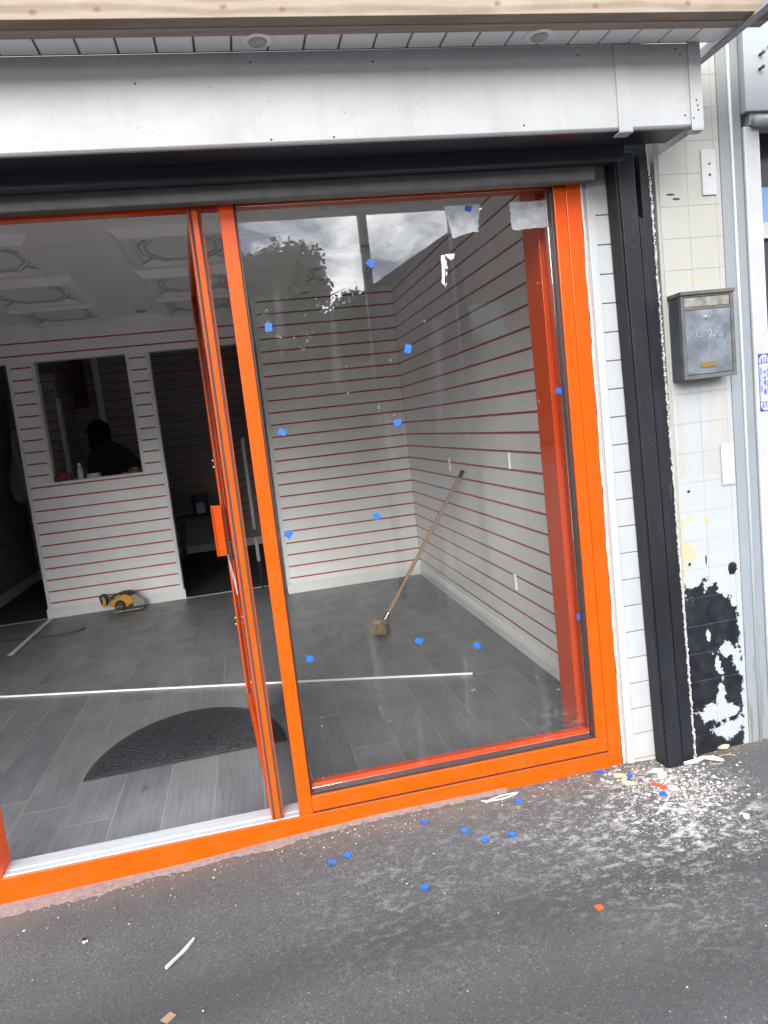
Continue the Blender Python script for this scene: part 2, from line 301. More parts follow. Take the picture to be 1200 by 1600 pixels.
g = NB('mailbox_metal'); mo = g.noise(14, 7, .68)
g.col(g.ramp(mo, (.32, (.055, .066, .08)), (.5, (.11, .125, .145)), (.72, (.18, .205, .23)))).rough(.5).put('Metallic', .35).bump(g.noise(45, 4), .25, .001); M['mbdoor'] = g.m
g = NB('mailbox_dark'); g.col(g.ramp(g.noise(9, 7, .7, g.mapp((1, 1, .35))), (.3, (.018, .024, .032)), (.8, (.075, .088, .105)))).rough(.5).put('Metallic', .3); M['mbdark'] = g.m
g = NB('mailbox_frame'); g.col(g.ramp(g.noise(22, 7, .7), (.3, (.045, .047, .05)), (.75, (.12, .115, .105)))).rough(.6).put('Metallic', .3); M['mbframe'] = g.m
g = NB('mailbox_flap'); g.col(g.ramp(g.noise(26, 7, .7), (.35, (.09, .088, .075)), (.7, (.30, .285, .25)))).rough(.5).put('Metallic', .4); M['mbflap'] = g.m
simple('brass_plate', (.24, .165, .07), .4, .3, 60, .6); simple('scratch_light', (.36, .38, .40), .4); simple('rust', (.13, .06, .03), .9, .4, 60); simple('sticker_blue', (.006, .02, .22), .4, .02); simple('sticker_white', (.34, .36, .40), .4, .03); simple('sticker_pale_blue', (.13, .18, .42), .4, .03)
# across the street
g = NB('brick_far'); bt = g.n('ShaderNodeTexBrick'); bt.inputs['Scale'].default_value = 4; bt.inputs['Color1'].default_value = (.075, .05, .042, 1); bt.inputs['Color2'].default_value = (.06, .042, .036, 1); bt.inputs['Mortar'].default_value = (.09, .08, .075, 1)
cb = g.n('ShaderNodeCombineXYZ'); S = g.sep(); g.l(S[0], cb.inputs[0]); g.l(S[2], cb.inputs[1]); g.l(cb.outputs[0], bt.inputs[0]); g.col(bt.outputs[0]).rough(.9); M['brick'] = g.m
simple('roof_slate', (.018, .018, .02), 1.0, .3, 3, 0, 0, 80, 0.0); simple('bark', (.03, .025, .02), .9, .3, 8, 0, .6, 20)
g = NB('foliage'); g.col(g.mix(g.rnd(), (.045, .085, .02), (.08, .12, .03))).rough(.6); M['leaf'] = g.m
g = NB('foliage_mix'); g.col(g.ramp(g.noise(.9, 5), (.3, (.035, .07, .018)), (.7, (.085, .13, .035)))).rough(.6); M['leaf'] = g.m
simple('fence_timber', (.06, .05, .04), .9, .3, 8); simple('pole_dark', (.04, .038, .036), .7); simple('canopy_board', (.16, .145, .13), .8, .2, 3)
simple('window_far', (.12, .14, .16), .2); simple('concrete', (.3, .29, .28), .9, .2, 4)

# ------------------------------------------------------------------ geometry helpers
WPOS = {}
def wpos(o): return WPOS.get(o.name, Vector((0, 0, 0))) if o else Vector((0, 0, 0))
def thing(name, label, cat, loc=(0, 0, 0), group=None, kind=None):
    o = bpy.data.objects.new(name, None); C.objects.link(o); o.location = loc; o.empty_display_size = .1
    WPOS[o.name] = Vector(loc)
    if kind: o['kind'] = kind
    if label: o['label'] = label
    if cat: o['category'] = cat
    if group: o['group'] = group
    return o
def tag(o, label, cat, group=None):
    o['label'] = label; o['category'] = cat
    if group: o['group'] = group
    return o
class B:
    def __init__(s): s.v = []; s.f = []
    def add(s, vs, fs):
        k = len(s.v); s.v += [Vector(v) for v in vs]; s.f += [tuple(i+k for i in f) for f in fs]; return s
    def box(s, x0, x1, y0, y1, z0, z1, mat=None):
        vs = [Vector(p) for p in ((x0, y0, z0), (x1, y0, z0), (x1, y1, z0), (x0, y1, z0), (x0, y0, z1), (x1, y0, z1), (x1, y1, z1), (x0, y1, z1))]
        if mat: vs = [mat @ v for v in vs]
        return s.add(vs, [(0, 3, 2, 1), (4, 5, 6, 7), (0, 1, 5, 4), (1, 2, 6, 5), (2, 3, 7, 6), (3, 0, 4, 7)])
    def prism(s, pts, d, fn):     # pts 2-D ccw outline, extruded over d=(a,b); fn(u,v,w)->xyz
        n = len(pts); vs = [fn(u, v, d[0]) for u, v in pts] + [fn(u, v, d[1]) for u, v in pts]
        fs = [tuple(reversed(range(n))), tuple(range(n, 2*n))] + [(i, (i+1) % n, n+(i+1) % n, n+i) for i in range(n)]
        return s.add(vs, fs)
    def tube(s, pts, r, seg=8, r2=None, caps=True):
        pts = [Vector(p) for p in pts]; n = len(pts); rings = []
        for i, p in enumerate(pts):
            t = (pts[min(i+1, n-1)]-pts[max(i-1, 0)]).normalized()
            a = t.orthogonal().normalized() if i == 0 else (rings[-1][1]-t*rings[-1][1].dot(t)).normalized()
            b = t.cross(a); rr = r[i] if isinstance(r, (list, tuple)) else (r if r2 is None else r+(r2-r)*i/(n-1))
            rings.append(([p+rr*(math.cos(q)*a+math.sin(q)*b) for q in [2*math.pi*k/seg for k in range(seg)]], a))
        vs = [v for rg, _ in rings for v in rg]; fs = []
        for i in range(n-1):
            for k in range(seg): fs.append((i*seg+k, i*seg+(k+1) % seg, (i+1)*seg+(k+1) % seg, (i+1)*seg+k))
        if caps: fs += [tuple(reversed(range(seg))), tuple(range((n-1)*seg, n*seg))]
        return s.add(vs, fs)
    def sphere(s, c, r, su=10, sv=7, sc=(1, 1, 1)):
        c = Vector(c); vs = [c+Vector((0, 0, r*sc[2]))]; fs = []
        for j in range(1, sv):
            ph = math.pi*j/sv
            for i in range(su):
                th = 2*math.pi*i/su; vs.append(c+Vector((r*sc[0]*math.sin(ph)*math.cos(th), r*sc[1]*math.sin(ph)*math.sin(th), r*sc[2]*math.cos(ph))))
        vs.append(c-Vector((0, 0, r*sc[2]))); e = len(vs)-1
        for i in range(su):
            fs.append((0, 1+i, 1+(i+1) % su)); fs.append((e, 1+(sv-2)*su+(i+1) % su, 1+(sv-2)*su+i))
        for j in range(sv-2):
            for i in range(su): fs.append((1+j*su+i, 1+(j+1)*su+i, 1+(j+1)*su+(i+1) % su, 1+j*su+(i+1) % su))
        return s.add(vs, fs)
    def build(s, name, mat, parent=None, bevel=0, smooth=False, centre=True, seg=2):
        lo = Vector([min(v[i] for v in s.v) for i in range(3)]); hi = Vector([max(v[i] for v in s.v) for i in range(3)])
        c = Vector(((lo.x+hi.x)/2, (lo.y+hi.y)/2, lo.z)) if centre else Vector((0, 0, 0))
        me = bpy.data.meshes.new(name); me.from_pydata([v-c for v in s.v], [], s.f); me.update()
        bm = bmesh.new(); bm.from_mesh(me); bmesh.ops.recalc_face_normals(bm, faces=bm.faces)
        if bevel: bmesh.ops.bevel(bm, geom=[e for e in bm.edges if len(e.link_faces) == 2 and e.calc_face_angle(0) > .5], offset=bevel, segments=seg, profile=.5, affect='EDGES')
        bm.to_mesh(me); bm.free()
        if smooth:
            for p in me.polygons: p.use_smooth = True
            if smooth == 'auto':
                try: me.set_sharp_from_angle(angle=R(38))
                except Exception: pass
        me.materials.append(mat)
        o = bpy.data.objects.new(name, me); C.objects.link(o)
        o.location = c - wpos(parent); o.parent = parent; WPOS[o.name] = c.copy()
        return o
def box(name, mat, parent, x0, x1, y0, y1, z0, z1, bevel=0): return B().box(x0, x1, y0, y1, z0, z1).build(name, mat, parent, bevel)
CACHE = {}
def piece(name, mat, parent, x0, x1, y0, y1, z0, z1, bevel=.0015):   # alike pieces share one mesh
    key = (name, mat.name, round(x1-x0, 4), round(y1-y0, 4), round(z1-z0, 4), bevel)
    if key not in CACHE:
        CACHE[key] = box(name, mat, parent, x0, x1, y0, y1, z0, z1, bevel); return CACHE[key]
    o = bpy.data.objects.new(name, CACHE[key].data); C.objects.link(o)
    c = Vector(((x0+x1)/2, (y0+y1)/2, z0)); o.parent = parent; o.location = c-wpos(parent); WPOS[o.name] = c; return o
def stuff(o): o['kind'] = 'stuff'; return o
def structure(o): o['kind'] = 'structure'; return o

# ------------------------------------------------------------------ ground
GX = [(-40, -.05), (-2.6, -.025), (-2.14, -.017), (-1.55, -.003), (-1.3, .008), (-.9, .02), (-.43, .023), (0, .026), (.1, .016), (.2, .012), (.35, .03), (.8, .035), (40, .05)]
def gz(x, y):
    for (a, za), (b, zb) in zip(GX, GX[1:]):
        if a <= x <= b: z = za+(zb-za)*(x-a)/(b-a); break
    else: z = 0
    return z + .02*max(y, -4) + .0035*math.sin(x*5.1+y*3)*math.sin(y*4.3+1)*(1 if y > -4 else 0)
xs = [-40, -15, -6, -4] + [-2.8+.1*i for i in range(41)] + [1.5, 3, 6, 15, 40]
ys = [.04, 0] + [-.06*i for i in range(1, 25)] + [-1.6, -2, -2.5, -3, -4, -6, -12, -24, -60, -160]
vs = [(x, y, gz(x, y)) for y in ys for x in xs]; nx = len(xs)
fs = [(j*nx+i, j*nx+i+1, (j+1)*nx+i+1, (j+1)*nx+i) for j in range(len(ys)-1) for i in range(nx-1)]
structure(B().add(vs, fs).build('asphalt_ground', M['asphalt'], None, smooth=True))
# ragged mortar bed under the frame, left part
b = B(); top = []; bot = []
rr = random.Random(3)
for i in range(190):
    x = -2.7+2.25*i/189; wd = .014+.034*max(0, min(1, (-1.0-x)/1.0))+.006*rr.uniform(-1, 1)+.010*math.sin(x*9)+.006*math.sin(x*23)
    if x > -1.0: wd = .014+.01*rr.random()
    top.append((x, .01, gz(x, 0)+.010)); bot.append((x, -max(wd, .004), gz(x, -wd)+.004))
n = len(top); low = [(x, y-.004, z-.02) for x, y, z in bot]
b.add(top+bot+low, [(i, i+1, n+i+1, n+i) for i in range(n-1)] + [(n+i, n+i+1, 2*n+i+1, 2*n+i) for i in range(n-1)])
structure(b.build('mortar_bed', M['mortar'], None))

# ------------------------------------------------------------------ shop floor
FZ = -.006
fl = thing('laminate_floor', None, None, (-1.5, 2, FZ), kind='structure')
box('floor_base', M['plank_joint'], fl, -3.72, .19, .1, 4.24, FZ-.05, FZ-.0006)
r5 = random.Random(11); PW = .19; X0 = -2.06-PW*9
for k in range(13):
    x0 = X0+PW*k+PW*0
    y = .10 - r5.uniform(.1, 1.15)
    if k == 11: y = .10-.30
    while y < 4.24:
        y1 = y+1.26; a, c_ = max(y, .101), min(y1, 4.24)
        if c_-a > .03:
            xa, xb = max(x0+.0014, -3.72), min(x0+PW-.0014, .186)
            if xb-xa > .02: piece('plank', M['laminate'], fl, xa, xb, a+.0014, c_-.0014, FZ-.002, FZ, 0)
        y = y1
for k in range(13, 21):
    x0 = X0+PW*k; y = .10-[.0, .35, .75, .2, .98, .5, .15, .8][k-13]
    while y < 4.24:
        y1 = y+1.26; a, c_ = max(y, .101), min(y1, 4.24)
        xa, xb = max(x0+.0014, -3.72), min(x0+PW-.0014, .186)
        if c_-a > .03 and xb-xa > .02: piece('plank', M['laminate'], fl, xa, xb, a+.0014, c_-.0014, FZ-.002, FZ, 0)
        y = y1
structure(box('back_room_floor', M['mat_border'], None, -3.9, -.85, 4.262, 7.1, FZ-.05, FZ-.003))  # dark tone painted in for the unlit back room
structure(box('door_threshold_strip', M['alu'], None, -3.7, -.96, 4.24, 4.262, FZ-.01, FZ+.004))

# ------------------------------------------------------------------ slat walls
ZG = .1245; CZ = 2.475
def slat_face(par, axis, plane, a0, a1, sgn=1, ks=range(24), zmin=0, zmax=CZ, backing=True, name='slat', mat=None, red=None, dark=False):
    """boards with grooves; sgn=+1 means the wall body lies on the + side of the plane"""
    mat = mat or M['slat']; gh = .0062
    zs = [ZG+.1*k for k in ks if zmin < ZG+.1*k < zmax]
    edges = [zmin] + zs + [zmax]
    def bx(fn, nm, mt, t0, t1, z0, z1, bev=.001):
        p0, p1 = sorted((plane+sgn*t0, plane+sgn*t1))
        return fn(nm, mt, par, a0, a1, p0, p1, z0, z1, bev) if axis == 'y' else fn(nm, mt, par, p0, p1, a0, a1, z0, z1, bev)
    for i in range(len(edges)-1):
        z0 = edges[i]+(gh if i else 0); z1 = edges[i+1]-(gh if i < len(edges)-2 else 0)
        if z1-z0 > .004: bx(piece, name, mat, 0, .012, z0, z1)
    if zs:
        b = B()
        for z in zs:
            p0, p1 = sorted((plane+sgn*.0022, plane+sgn*.0118))
            if axis == 'y': b.box(a0, a1, p0, p1, z-gh+.0002, z+gh-.0002)
            else: b.box(p0, p1, a0, a1, z-gh+.0002, z+gh-.0002)
        stuff(b.build('groove_insert', M['red_insert'], par))
    if backing: bx(box, 'backing_board', M['room_wall_white'], .0125, .06, zmin, zmax, 0)
for nm in ('red_insert',): M[nm] = bpy.data.materials['red_insert']
for mt in bpy.data.materials: M.setdefault(mt.name, mt)

def skirt(par, axis, plane, a0, a1, sgn=-1):
    t = .016; pr = [(0, 0), (t, 0), (t, .055), (t*.75, .062), (t*.75, .07), (t*.3, .084), (0, .084)]
    if axis == 'y': return B().prism(pr, (a0, a1), lambda u, v, w_: (w_, plane+sgn*u, FZ+v)).build('skirting_board', M['white_trim'], par)
    return B().prism(pr, (a0, a1), lambda u, v, w_: (plane+sgn*u, w_, FZ+v)).build('skirting_board', M['white_trim'], par)

RW = thing('slat_wall', 'white slatwall with red grooves on the right side of the shop, broom leaning towards it', 'wall', (.19, 2, FZ))
slat_face(RW, 'x', .187, .06, 3.80); skirt(RW, 'x', .187, .30, 3.797)
for y, z in ((1.45, .39), (2.55, 1.01), (1.38, 1.075)):
    box('wall_bracket', M['white_trim'], RW, .176, .1868, y-.01, y+.01, z-.045, z+.045, .001)
BW = thing('slat_wall', 'white slatwall panel with red grooves at the back right corner behind the broom', 'wall', (-.4, 3.8, FZ))
slat_face(BW, 'y', 3.797, -.957, .185); skirt(BW, 'y', 3.797, -.99, .171)
box('edge_trim', M['white_trim'], BW, -.990, -.957, 3.7945, 3.86, 0.08, CZ, .002)
slat_face(BW, 'x', -.989, 3.861, 4.25, sgn=1, backing=False)
# partition with hatch and doorways
PY = 4.25; XL, XR_, HX0, HX1, HZ0, HZ1, DT = -3.03, -1.886, -2.808, -2.08, 1.153, 2.164, 2.164
PW_ = thing('slat_partition', 'white slatwall counter partition with a square serving hatch, saw lying at its foot', 'wall', (-2.45, PY, FZ))
t = .03
slat_face(PW_, 'y', PY, XL+t, XR_-t, zmin=0, zmax=HZ0, backing=False, ks=range(11))
slat_face(PW_, 'y', PY, XL+t, HX0-t, zmin=HZ0, zmax=HZ1, backing=False)
slat_face(PW_, 'y', PY, HX1+t, XR_-t, zmin=HZ0, zmax=HZ1, backing=False)
slat_face(PW_, 'y', PY, -3.70, -.992, zmin=HZ1, zmax=CZ, backing=False, ks=(21, 22))
b = B(); b.box(XL, XL+t, PY-.002, PY+.1, 0, HZ1); b.build('edge_trim', M['white_trim'], PW_, .002)
b = B(); b.box(XR_-t, XR_, PY-.002, PY+.1, 0, HZ1); b.build('edge_trim', M['white_trim'], PW_, .002)
for a in ((HX0-t, HX0), (HX1, HX1+t)):
    box('hatch_jamb', M['white_trim'], PW_, a[0], a[1], PY-.002, PY+.1, HZ0, HZ1, .002)
box('hatch_sill', M['white_trim'], PW_, HX0, HX1, PY-.002, PY+.14, HZ0-.02, HZ0+.001, .002)
box('partition_core', M['room_wall_white'], PW_, XL+t, XR_-t, PY+.0125, PY+.098, 0, HZ0-.0205)
box('partition_core', M['room_wall_white'], PW_, XL+t, HX0-t, PY+.0125, PY+.098, HZ0-.02, HZ1)
box('partition_core', M['room_wall_white'], PW_, HX1+t, XR_-t, PY+.0125, PY+.098, HZ0-.02, HZ1)
box('partition_header', M['room_wall_white'], PW_, -3.70, -.992, PY+.0125, PY+.098, HZ1+.0005, CZ)
skirt(PW_, 'y', PY, XL-.01, XR_+.012)
# back rooms, white slats coloured grey to read as unlit
BR = thing('slat_wall', 'dark slatwall across the back room seen through the doorway beside the door leaf', 'wall', (-1.9, 6.9, FZ))
slat_face(BR, 'y', 6.9, -2.30, -.86, ks=range(2, 24), mat=M['slatshade']); box('skirting_board', M['white_trim'], BR, -2.3, -.86, 6.88, 6.8985, FZ, .09)
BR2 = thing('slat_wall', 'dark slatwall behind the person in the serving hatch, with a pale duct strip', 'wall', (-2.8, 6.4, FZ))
slat_face(BR2, 'y', 6.4, -3.0, -2.31, ks=range(4, 24), mat=M['slatshade']); box('duct', M['white_trim'], BR2, -2.73, -2.67, 6.35, 6.3985, 1.2, CZ, .003)
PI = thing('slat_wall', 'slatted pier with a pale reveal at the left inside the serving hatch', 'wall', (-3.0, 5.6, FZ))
slat_face(PI, 'y', 5.6, -3.16, -2.99, ks=range(4, 22), zmax=2.2, mat=M['slatshade'])
slat_face(PI, 'x', -2.975, 5.68, 6.35, sgn=-1, ks=range(4, 22), zmax=2.25, backing=False, mat=M['slatshade'])
box('reveal', M['white_trim'], PI, -2.985, -2.95, 5.55, 5.64, 0, 1.95, .003)
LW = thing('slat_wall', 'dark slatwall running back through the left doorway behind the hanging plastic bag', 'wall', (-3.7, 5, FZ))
slat_face(LW, 'x', -3.70, .2, 7.0, sgn=-1, ks=range(24), mat=M['slatshade']); box('skirting_board', M['white_trim'], LW, -3.6985, -3.68, .2, 7.0, FZ, .09)
LB = thing('slat_wall', 'dark slatwall closing the far end of the left passage', 'wall', (-3.4, 6.5, FZ)); slat_face(LB, 'y', 6.5, -3.69, -3.01, ks=range(24), mat=M['slatshade'])
RB = thing('room_wall', 'plain dim side wall of the back room right of the doorway', 'wall', (-.8, 5.6, FZ)); box('plaster_face', M['slatshade'], RB, -.86, -.80, 4.26, 7.0, 0, CZ)
rp_ = box('red_board', M['red_panel'], None, -2.90, -2.76, 6.0, 6.06, 1.85, 2.42, .004); tag(rp_, 'dark red board hung high on the wall seen in the serving hatch', 'panel')
# ceiling
cl = thing('ceiling', None, None, (-1.7, 2, CZ), kind='structure')
box('ceiling_sheet', M['ceiling'], cl, -3.75, .25, .10, 4.35, CZ, CZ+.04); box('ceiling_sheet', M['slatshade'], cl, -3.75, .25, 4.351, 7.1, CZ, CZ+.04)  # rear sheet coloured dark in place of back-room shade
CW, CL = .68, .80
def coffer(x0, y0):
    x1, y1 = x0+CW, y0+CL; h = .045; i1 = .05
    zt, zb = CZ-.0005, CZ-h
    b = B(); o = [(x0, y0), (x1, y0), (x1, y1), (x0, y1)]; q = [(x0+i1, y0+i1), (x1-i1, y0+i1), (x1-i1, y1-i1), (x0+i1, y1-i1)]
    i2 = .095; q2 = [(x0+i2, y0+i2), (x1-i2, y0+i2), (x1-i2, y1-i2), (x0+i2, y1-i2)]
    vs = [(x, y, zt) for x, y in o]+[(x, y, zb) for x, y in q]+[(x, y, zb) for x, y in q2]+[(x, y, zb+.03) for x, y in q2]
    fs = []
    for s_ in (0, 4, 8): fs += [(s_+i, s_+(i+1) % 4, s_+4+(i+1) % 4, s_+4+i) for i in range(4)]
    fs.append((12, 13, 14, 15)); b.add(vs, fs); t_ = b.build('ceiling_panel', M['ceiling_tile_white'], cl)
    # octagonal moulding inside
    cx, cy = (x0+x1)/2, (y0+y1)/2; ax, ay = CW/2-i2-.02, CL/2-i2-.02; m_ = B(); zz = zb+.028
    oc = [(-ax, -ay*.35), (-ax*.55, -ay), (ax*.55, -ay), (ax, -ay*.35), (ax, ay*.35), (ax*.55, ay), (-ax*.55, ay), (-ax, ay*.35)]
    for sc_ in (1, .86):
        pts = [(cx+u*sc_, cy+v*sc_, zz) for u, v in oc]
        for i in range(8): m_.tube([pts[i], pts[(i+1) % 8]], .0055, 4)
    for sx in (-1, 1):
        for sy in (-1, 1): m_.tube([(cx+sx*(CW/2-i2), cy+sy*(CL/2-i2), zz), (cx+sx*ax*.8, cy+sy*ay*.68, zz)], .009, 4)
    m_.build('moulding', M['ceiling_tile_groove'], t_)
for x0 in (-3.835+.0, -2.786, -1.735, -.69):
    for y0 in (.685, 1.65, 2.615, 3.44):
        if x0 > -3.7: coffer(x0, y0)
def spot(x, y, z, label, grp, r=.045):
    t = thing('ceiling_light', label, 'light', (x, y, z), grp)
    b = B(); b.tube([(x, y, z-.008), (x, y, z)], [r*.92, r], 20); b.build('bezel', M['white_trim'], t, smooth='auto')
    b = B(); b.sphere((x, y, z-.009), r*.62, 16, 8, (1, 1, .3)); b.build('lens', M['white_gloss_door_paint'], t, smooth=True)
spot(-1.872, 4.02, CZ, 'small round spotlight on the shop ceiling just in front of the partition header', None, .075)

# shell of the building, out of view, blocks stray daylight except at the added left pane
sh = thing('shop_building', 'two storey brick shop building around and above the orange shop front', 'building', (-1.7, .3, 0))
box('upper_wall', M['brick'], sh, -8, .62, .02, .09, 2.62, 6.0); box('door_header', M['room_wall_white'], sh, -3.75, .25, .085, .099, 2.09, 2.62)
box('front_wall', M['brick'], sh, -8, -3.72, .02, .14, -.1, 2.62); box('front_sill_wall', M['brick'], sh, -3.719, -2.22, .02, .085, -.1, .078); box('roof_slab', M['concrete'], sh, -8, 4, .1, 7.2, 2.62, 2.7)
box('side_wall', M['brick'], sh, -3.85, -3.765, .15, 7.2, -.1, 2.62); box('back_wall', M['brick_far'], sh, -3.76, 4, 7.05, 7.2, -.1, 2.62)
box('party_wall', M['brick'], sh, .25, .33, .02, 7.04, -.1, 2.62)
box('upper_wall', M['brick'], sh, .63, 6, .02, .09, 2.62, 6.0)

# ------------------------------------------------------------------ orange shop front
SF = thing('shopfront_frame', 'bright orange aluminium shopfront frame with a large fixed glass pane right of the open door', 'window frame', (-1.1, 0, 0))
O = M['orange']
box('bottom_rail', O, SF, -3.715, 0, 0, .09, -.06, .079, .0025)
box('joint_gasket', M['gasket_rubber'], SF, -1.136, -.004, .004, .07, .0792, .0868)
box('lower_rail', O, SF, -1.1358, -.0525, .0, .07, .087, .1405, .0025)
box('mullion', O, SF, -1.181, -1.1363, -.001, .07, .080, 2.13, .0025)
box('outer_stile', O, SF, -.0515, 0, -.001, .09, .0872, 2.13, .0025)
box('inner_stile', O, SF, -.094, -.0525, 0.0005, .07, .1408, 2.06, .0025)
box('corner_block', O, SF, -.0522, -.0, .0008, .07, .0790, .0870)
box('transom', O, SF, -3.715, -.0945, .05, .09, 2.068, 2.16, .0025)
box('transom_front', O, SF, -1.136, -.0528, .012, .0495, 2.085, 2.16, .002)
box('left_post', O, SF, -2.19, -2.12, .0, .09, .0795, 2.06, .0025)
box('outer_stile', O, SF, -3.715, -3.66, .0, .09, .0795, 2.06, .0025)
box('glass_pane', M['clear_glass'], SF, -3.659, -2.191, .0375, .0415, .0795, 2.0605)  # unseen left pane, added to let more daylight into the room
b = B(); b.box(-1.1355, -1.1285, .008, .0373, .1409, 2.068); b.box(-.1035, -.0945, .008, .0373, .1409, 2.068); b.box(-1.128, -.104, .008, .0373, .1409, .151); b.box(-1.128, -.104, .03731, .0417, .1409, .1494)
b.build('glazing_gasket', M['gasket_rubber'], SF, .0015)
box('inner_bead', M['orange_matt'], SF, -1.1275, -.1045, .0419, .07, .1409, .166, .001)
b = B(); b.box(-.1, -.0955, .04, .064, .10, 2.0675); b.build('inner_bead', O, SF)
b = B(); b.box(-.082, -.05, .0645, .134, .0, 2.06); b.build('inner_channel', O, SF)
b = B(); b.prism([(-.10, .135), (-.04, .135), (-.04, .30), (-.075, .30), (-.10, .272)], (0, 2.3), lambda u, v, w_: (u, v, w_)); b.build('inner_post', O, SF, .002)
box('glass_pane', M['glass'], SF, -1.1284, -.1036, .0375, .0415, .1497, 2.067)

# threshold
TH = thing('door_threshold', 'ribbed aluminium threshold strip lying on the orange sill of the doorway', 'threshold', (-1.65, .04, .08))
box('smooth_strip', M['alu'], TH, -2.119, -1.182, .004, .030, .0795, .0835, .001)
b = B()
for i in range(9): b.box(-2.119, -1.182, .0315+i*.0060, .0315+i*.0060+.0036, .0795, .0862)
b.box(-2.119, -1.182, .0314, .086, .0793, .0842); b.build('ribbed_strip', M['alu'], TH)
box('back_riser', M['alu'], TH, -2.119, -1.182, .0865, .09, -.006, .0842)

# ------------------------------------------------------------------ glass door leaf, swung inwards
DL = thing('glass_door', 'orange framed glass door leaf swung inwards and seen edge on, pull handle on its far side', 'door', (-1.254, 0, .09))
A = Vector((-1.2535, .0, 0)); du = Vector((-.063, 1, 0)).normalized(); dn = Vector((-du.y, du.x, 0))  # dn points left (-x)
def lf(u0, u1, n0, n1, z0, z1, b=None):
    b = b or B(); vs = [A+du*u+dn*n_+Vector((0, 0, z)) for z in (z0, z1) for u, n_ in ((u0, n0), (u1, n0), (u1, n1), (u0, n1))]
    return b.add(vs, [(0, 3, 2, 1), (4, 5, 6, 7), (0, 1, 5, 4), (1, 2, 6, 5), (2, 3, 7, 6), (3, 0, 4, 7)])
W = 1.10; HT = .0205
lf(0.002, .07, -HT, HT, .088, 2.06).build('hinge_stile', O, DL, .002)
lf(W-.07, W, -HT, HT, .088, 2.06).build('lock_stile', O, DL, .002)
lf(.0705, W-.0705, -HT, HT, .088, .17).build('bottom_rail', O, DL, .002)
lf(.0705, W-.0705, -HT, HT, 1.99, 2.06).build('top_rail', O, DL, .002)
b = B(); lf(-.004, .0018, .0085, .0165, .089, 2.055, b); lf(-.004, .0018, -.0165, -.0085, .089, 2.055, b); b.build('edge_gasket', M['black_brush'], DL)
lf(-.0035, .0018, -.008, .008, .089, 2.055).build('edge_strip', O, DL, .001)
b = B(); lf(.0702, .078, HT-.012, HT+.001, .17, 1.99, b); lf(W-.078, W-.0702, .0115, .0145, .17, 1.99, b); b.build('glazing_gasket', M['gasket_rubber'], DL)
lf(.0706, W-.0706, -.011, .008, .1702, 1.9898).build('glass_pane', M['doorglass'], DL)
hd = lf(W-.10, W-.06, HT+.03, HT+.045, .84, 1.07).build('pull_handle', O, DL, .003)
lf(W-.10, W-.097, HT+.001, HT+.045, .84, 1.07).build('handle_return', O, hd, .001)
for z in (.862, 1.045):
    p = A+du*(W-.08)+dn*HT+Vector((0, 0, z)); B().tube([p, p+dn*.03], .006, 8).build('screw', M['silver_metal'], hd, smooth='auto')
lf(.16, .20, HT+.001, HT+.014, .955, 1.02).build('lock_case', M['tool_black'], DL, .003)
for z in (.50, .53, 1.24, 1.27):
    p = A+du*(W-.03)+dn*(HT)+Vector((0, 0, z)); B().sphere(p+dn*.004, .006, 8, 6).build('fixing_screw', M['silver_metal'], DL, smooth=True)
lf(.3, W-.2, HT+.0005, HT+.002, .80, .86).build('lock_label', M['paper_white'], DL)

# ------------------------------------------------------------------ roller shutter
RS = thing('roller_shutter', 'black roller shutter box, raised curtain and side guide above the orange frame', 'shutter', (-1, -.1, 0))
box('box_underside', M['navy'], RS, -2.7, .245, -.272, -.12, 2.139, 2.146, .002)
b = B(); b.prism([(-.12, 2.10), (-.112, 2.094), (-.10, 2.10), (-.10, 2.16), (-.12, 2.16)], (-2.7, .10), lambda u, v, w_: (w_, u, v)); b.build('guide_lip', M['navy'], RS)
b = B(); b.prism([(-.07, 2.112), (-.062, 2.106), (-.055, 2.112), (-.055, 2.16), (-.07, 2.16)], (-2.7, .115), lambda u, v, w_: (w_, u, v)); b.build('guide_lip', M['navy'], RS)
b = B()
for i in range(4): b.box(-2.7, .125, -.035, -.025, 2.106+i*.075, 2.106+i*.075+.07)
b.build('shutter_slats', M['navy'], RS, .003)
b = B(); b.box(-2.7, .03, -.055, -.012, 2.059, 2.104); b.build('bottom_bar', M['grey_shutter_rail'], RS, .004)
box('box_back', M['navy'], RS, -2.7, .25, -.012, .015, 2.135, 2.6)
LEAN = -.0188
def gbox(b, x0, x1, y0, y1, z0, z1):
    vs = [(x+LEAN*z, y, z) for z in (z0, z1) for x, y in ((x0, y0), (x1, y0), (x1, y1), (x0, y1))]
    return b.add(vs, [(0, 3, 2, 1), (4, 5, 6, 7), (0, 1, 5, 4), (1, 2, 6, 5), (2, 3, 7, 6), (3, 0, 4, 7)])
GY = -.075
SG = thing('shutter_guide', 'black steel guide channel standing between the white cladding and the painted tiles', 'guide rail', (.18, -.05, 0))
b = B(); gbox(b, .139, .197, GY, -.012, -.05, 2.135); b.build('channel', M['black'], SG, .003)
b = B(); gbox(b, .131, .1385, GY+.006, -.004, -.05, 2.135); b.build('flange', M['black'], SG, .001)
b = B(); gbox(b, .1975, .2275, GY+.018, -.012, -.05, 1.93); b.build('cover_strip', M['black'], SG, .002)
b = B(); gbox(b, .2030, .2075, GY+.006, GY+.0176, -.05, 1.93); b.build('bead', M['black'], SG, .001)
b = B(); gbox(b, .228, .262, GY+.022, -.012, -.02, 2.135); b.build('back_flange', M['black'], SG, .002)
b = B(); r6 = random.Random(5)
for i in range(30):
    z = .1+i*.067; x = .1352+LEAN*z; b.sphere((x, GY+.005, z), .003, 6, 4)
stuff(b.build('rivet', M['black'], SG))
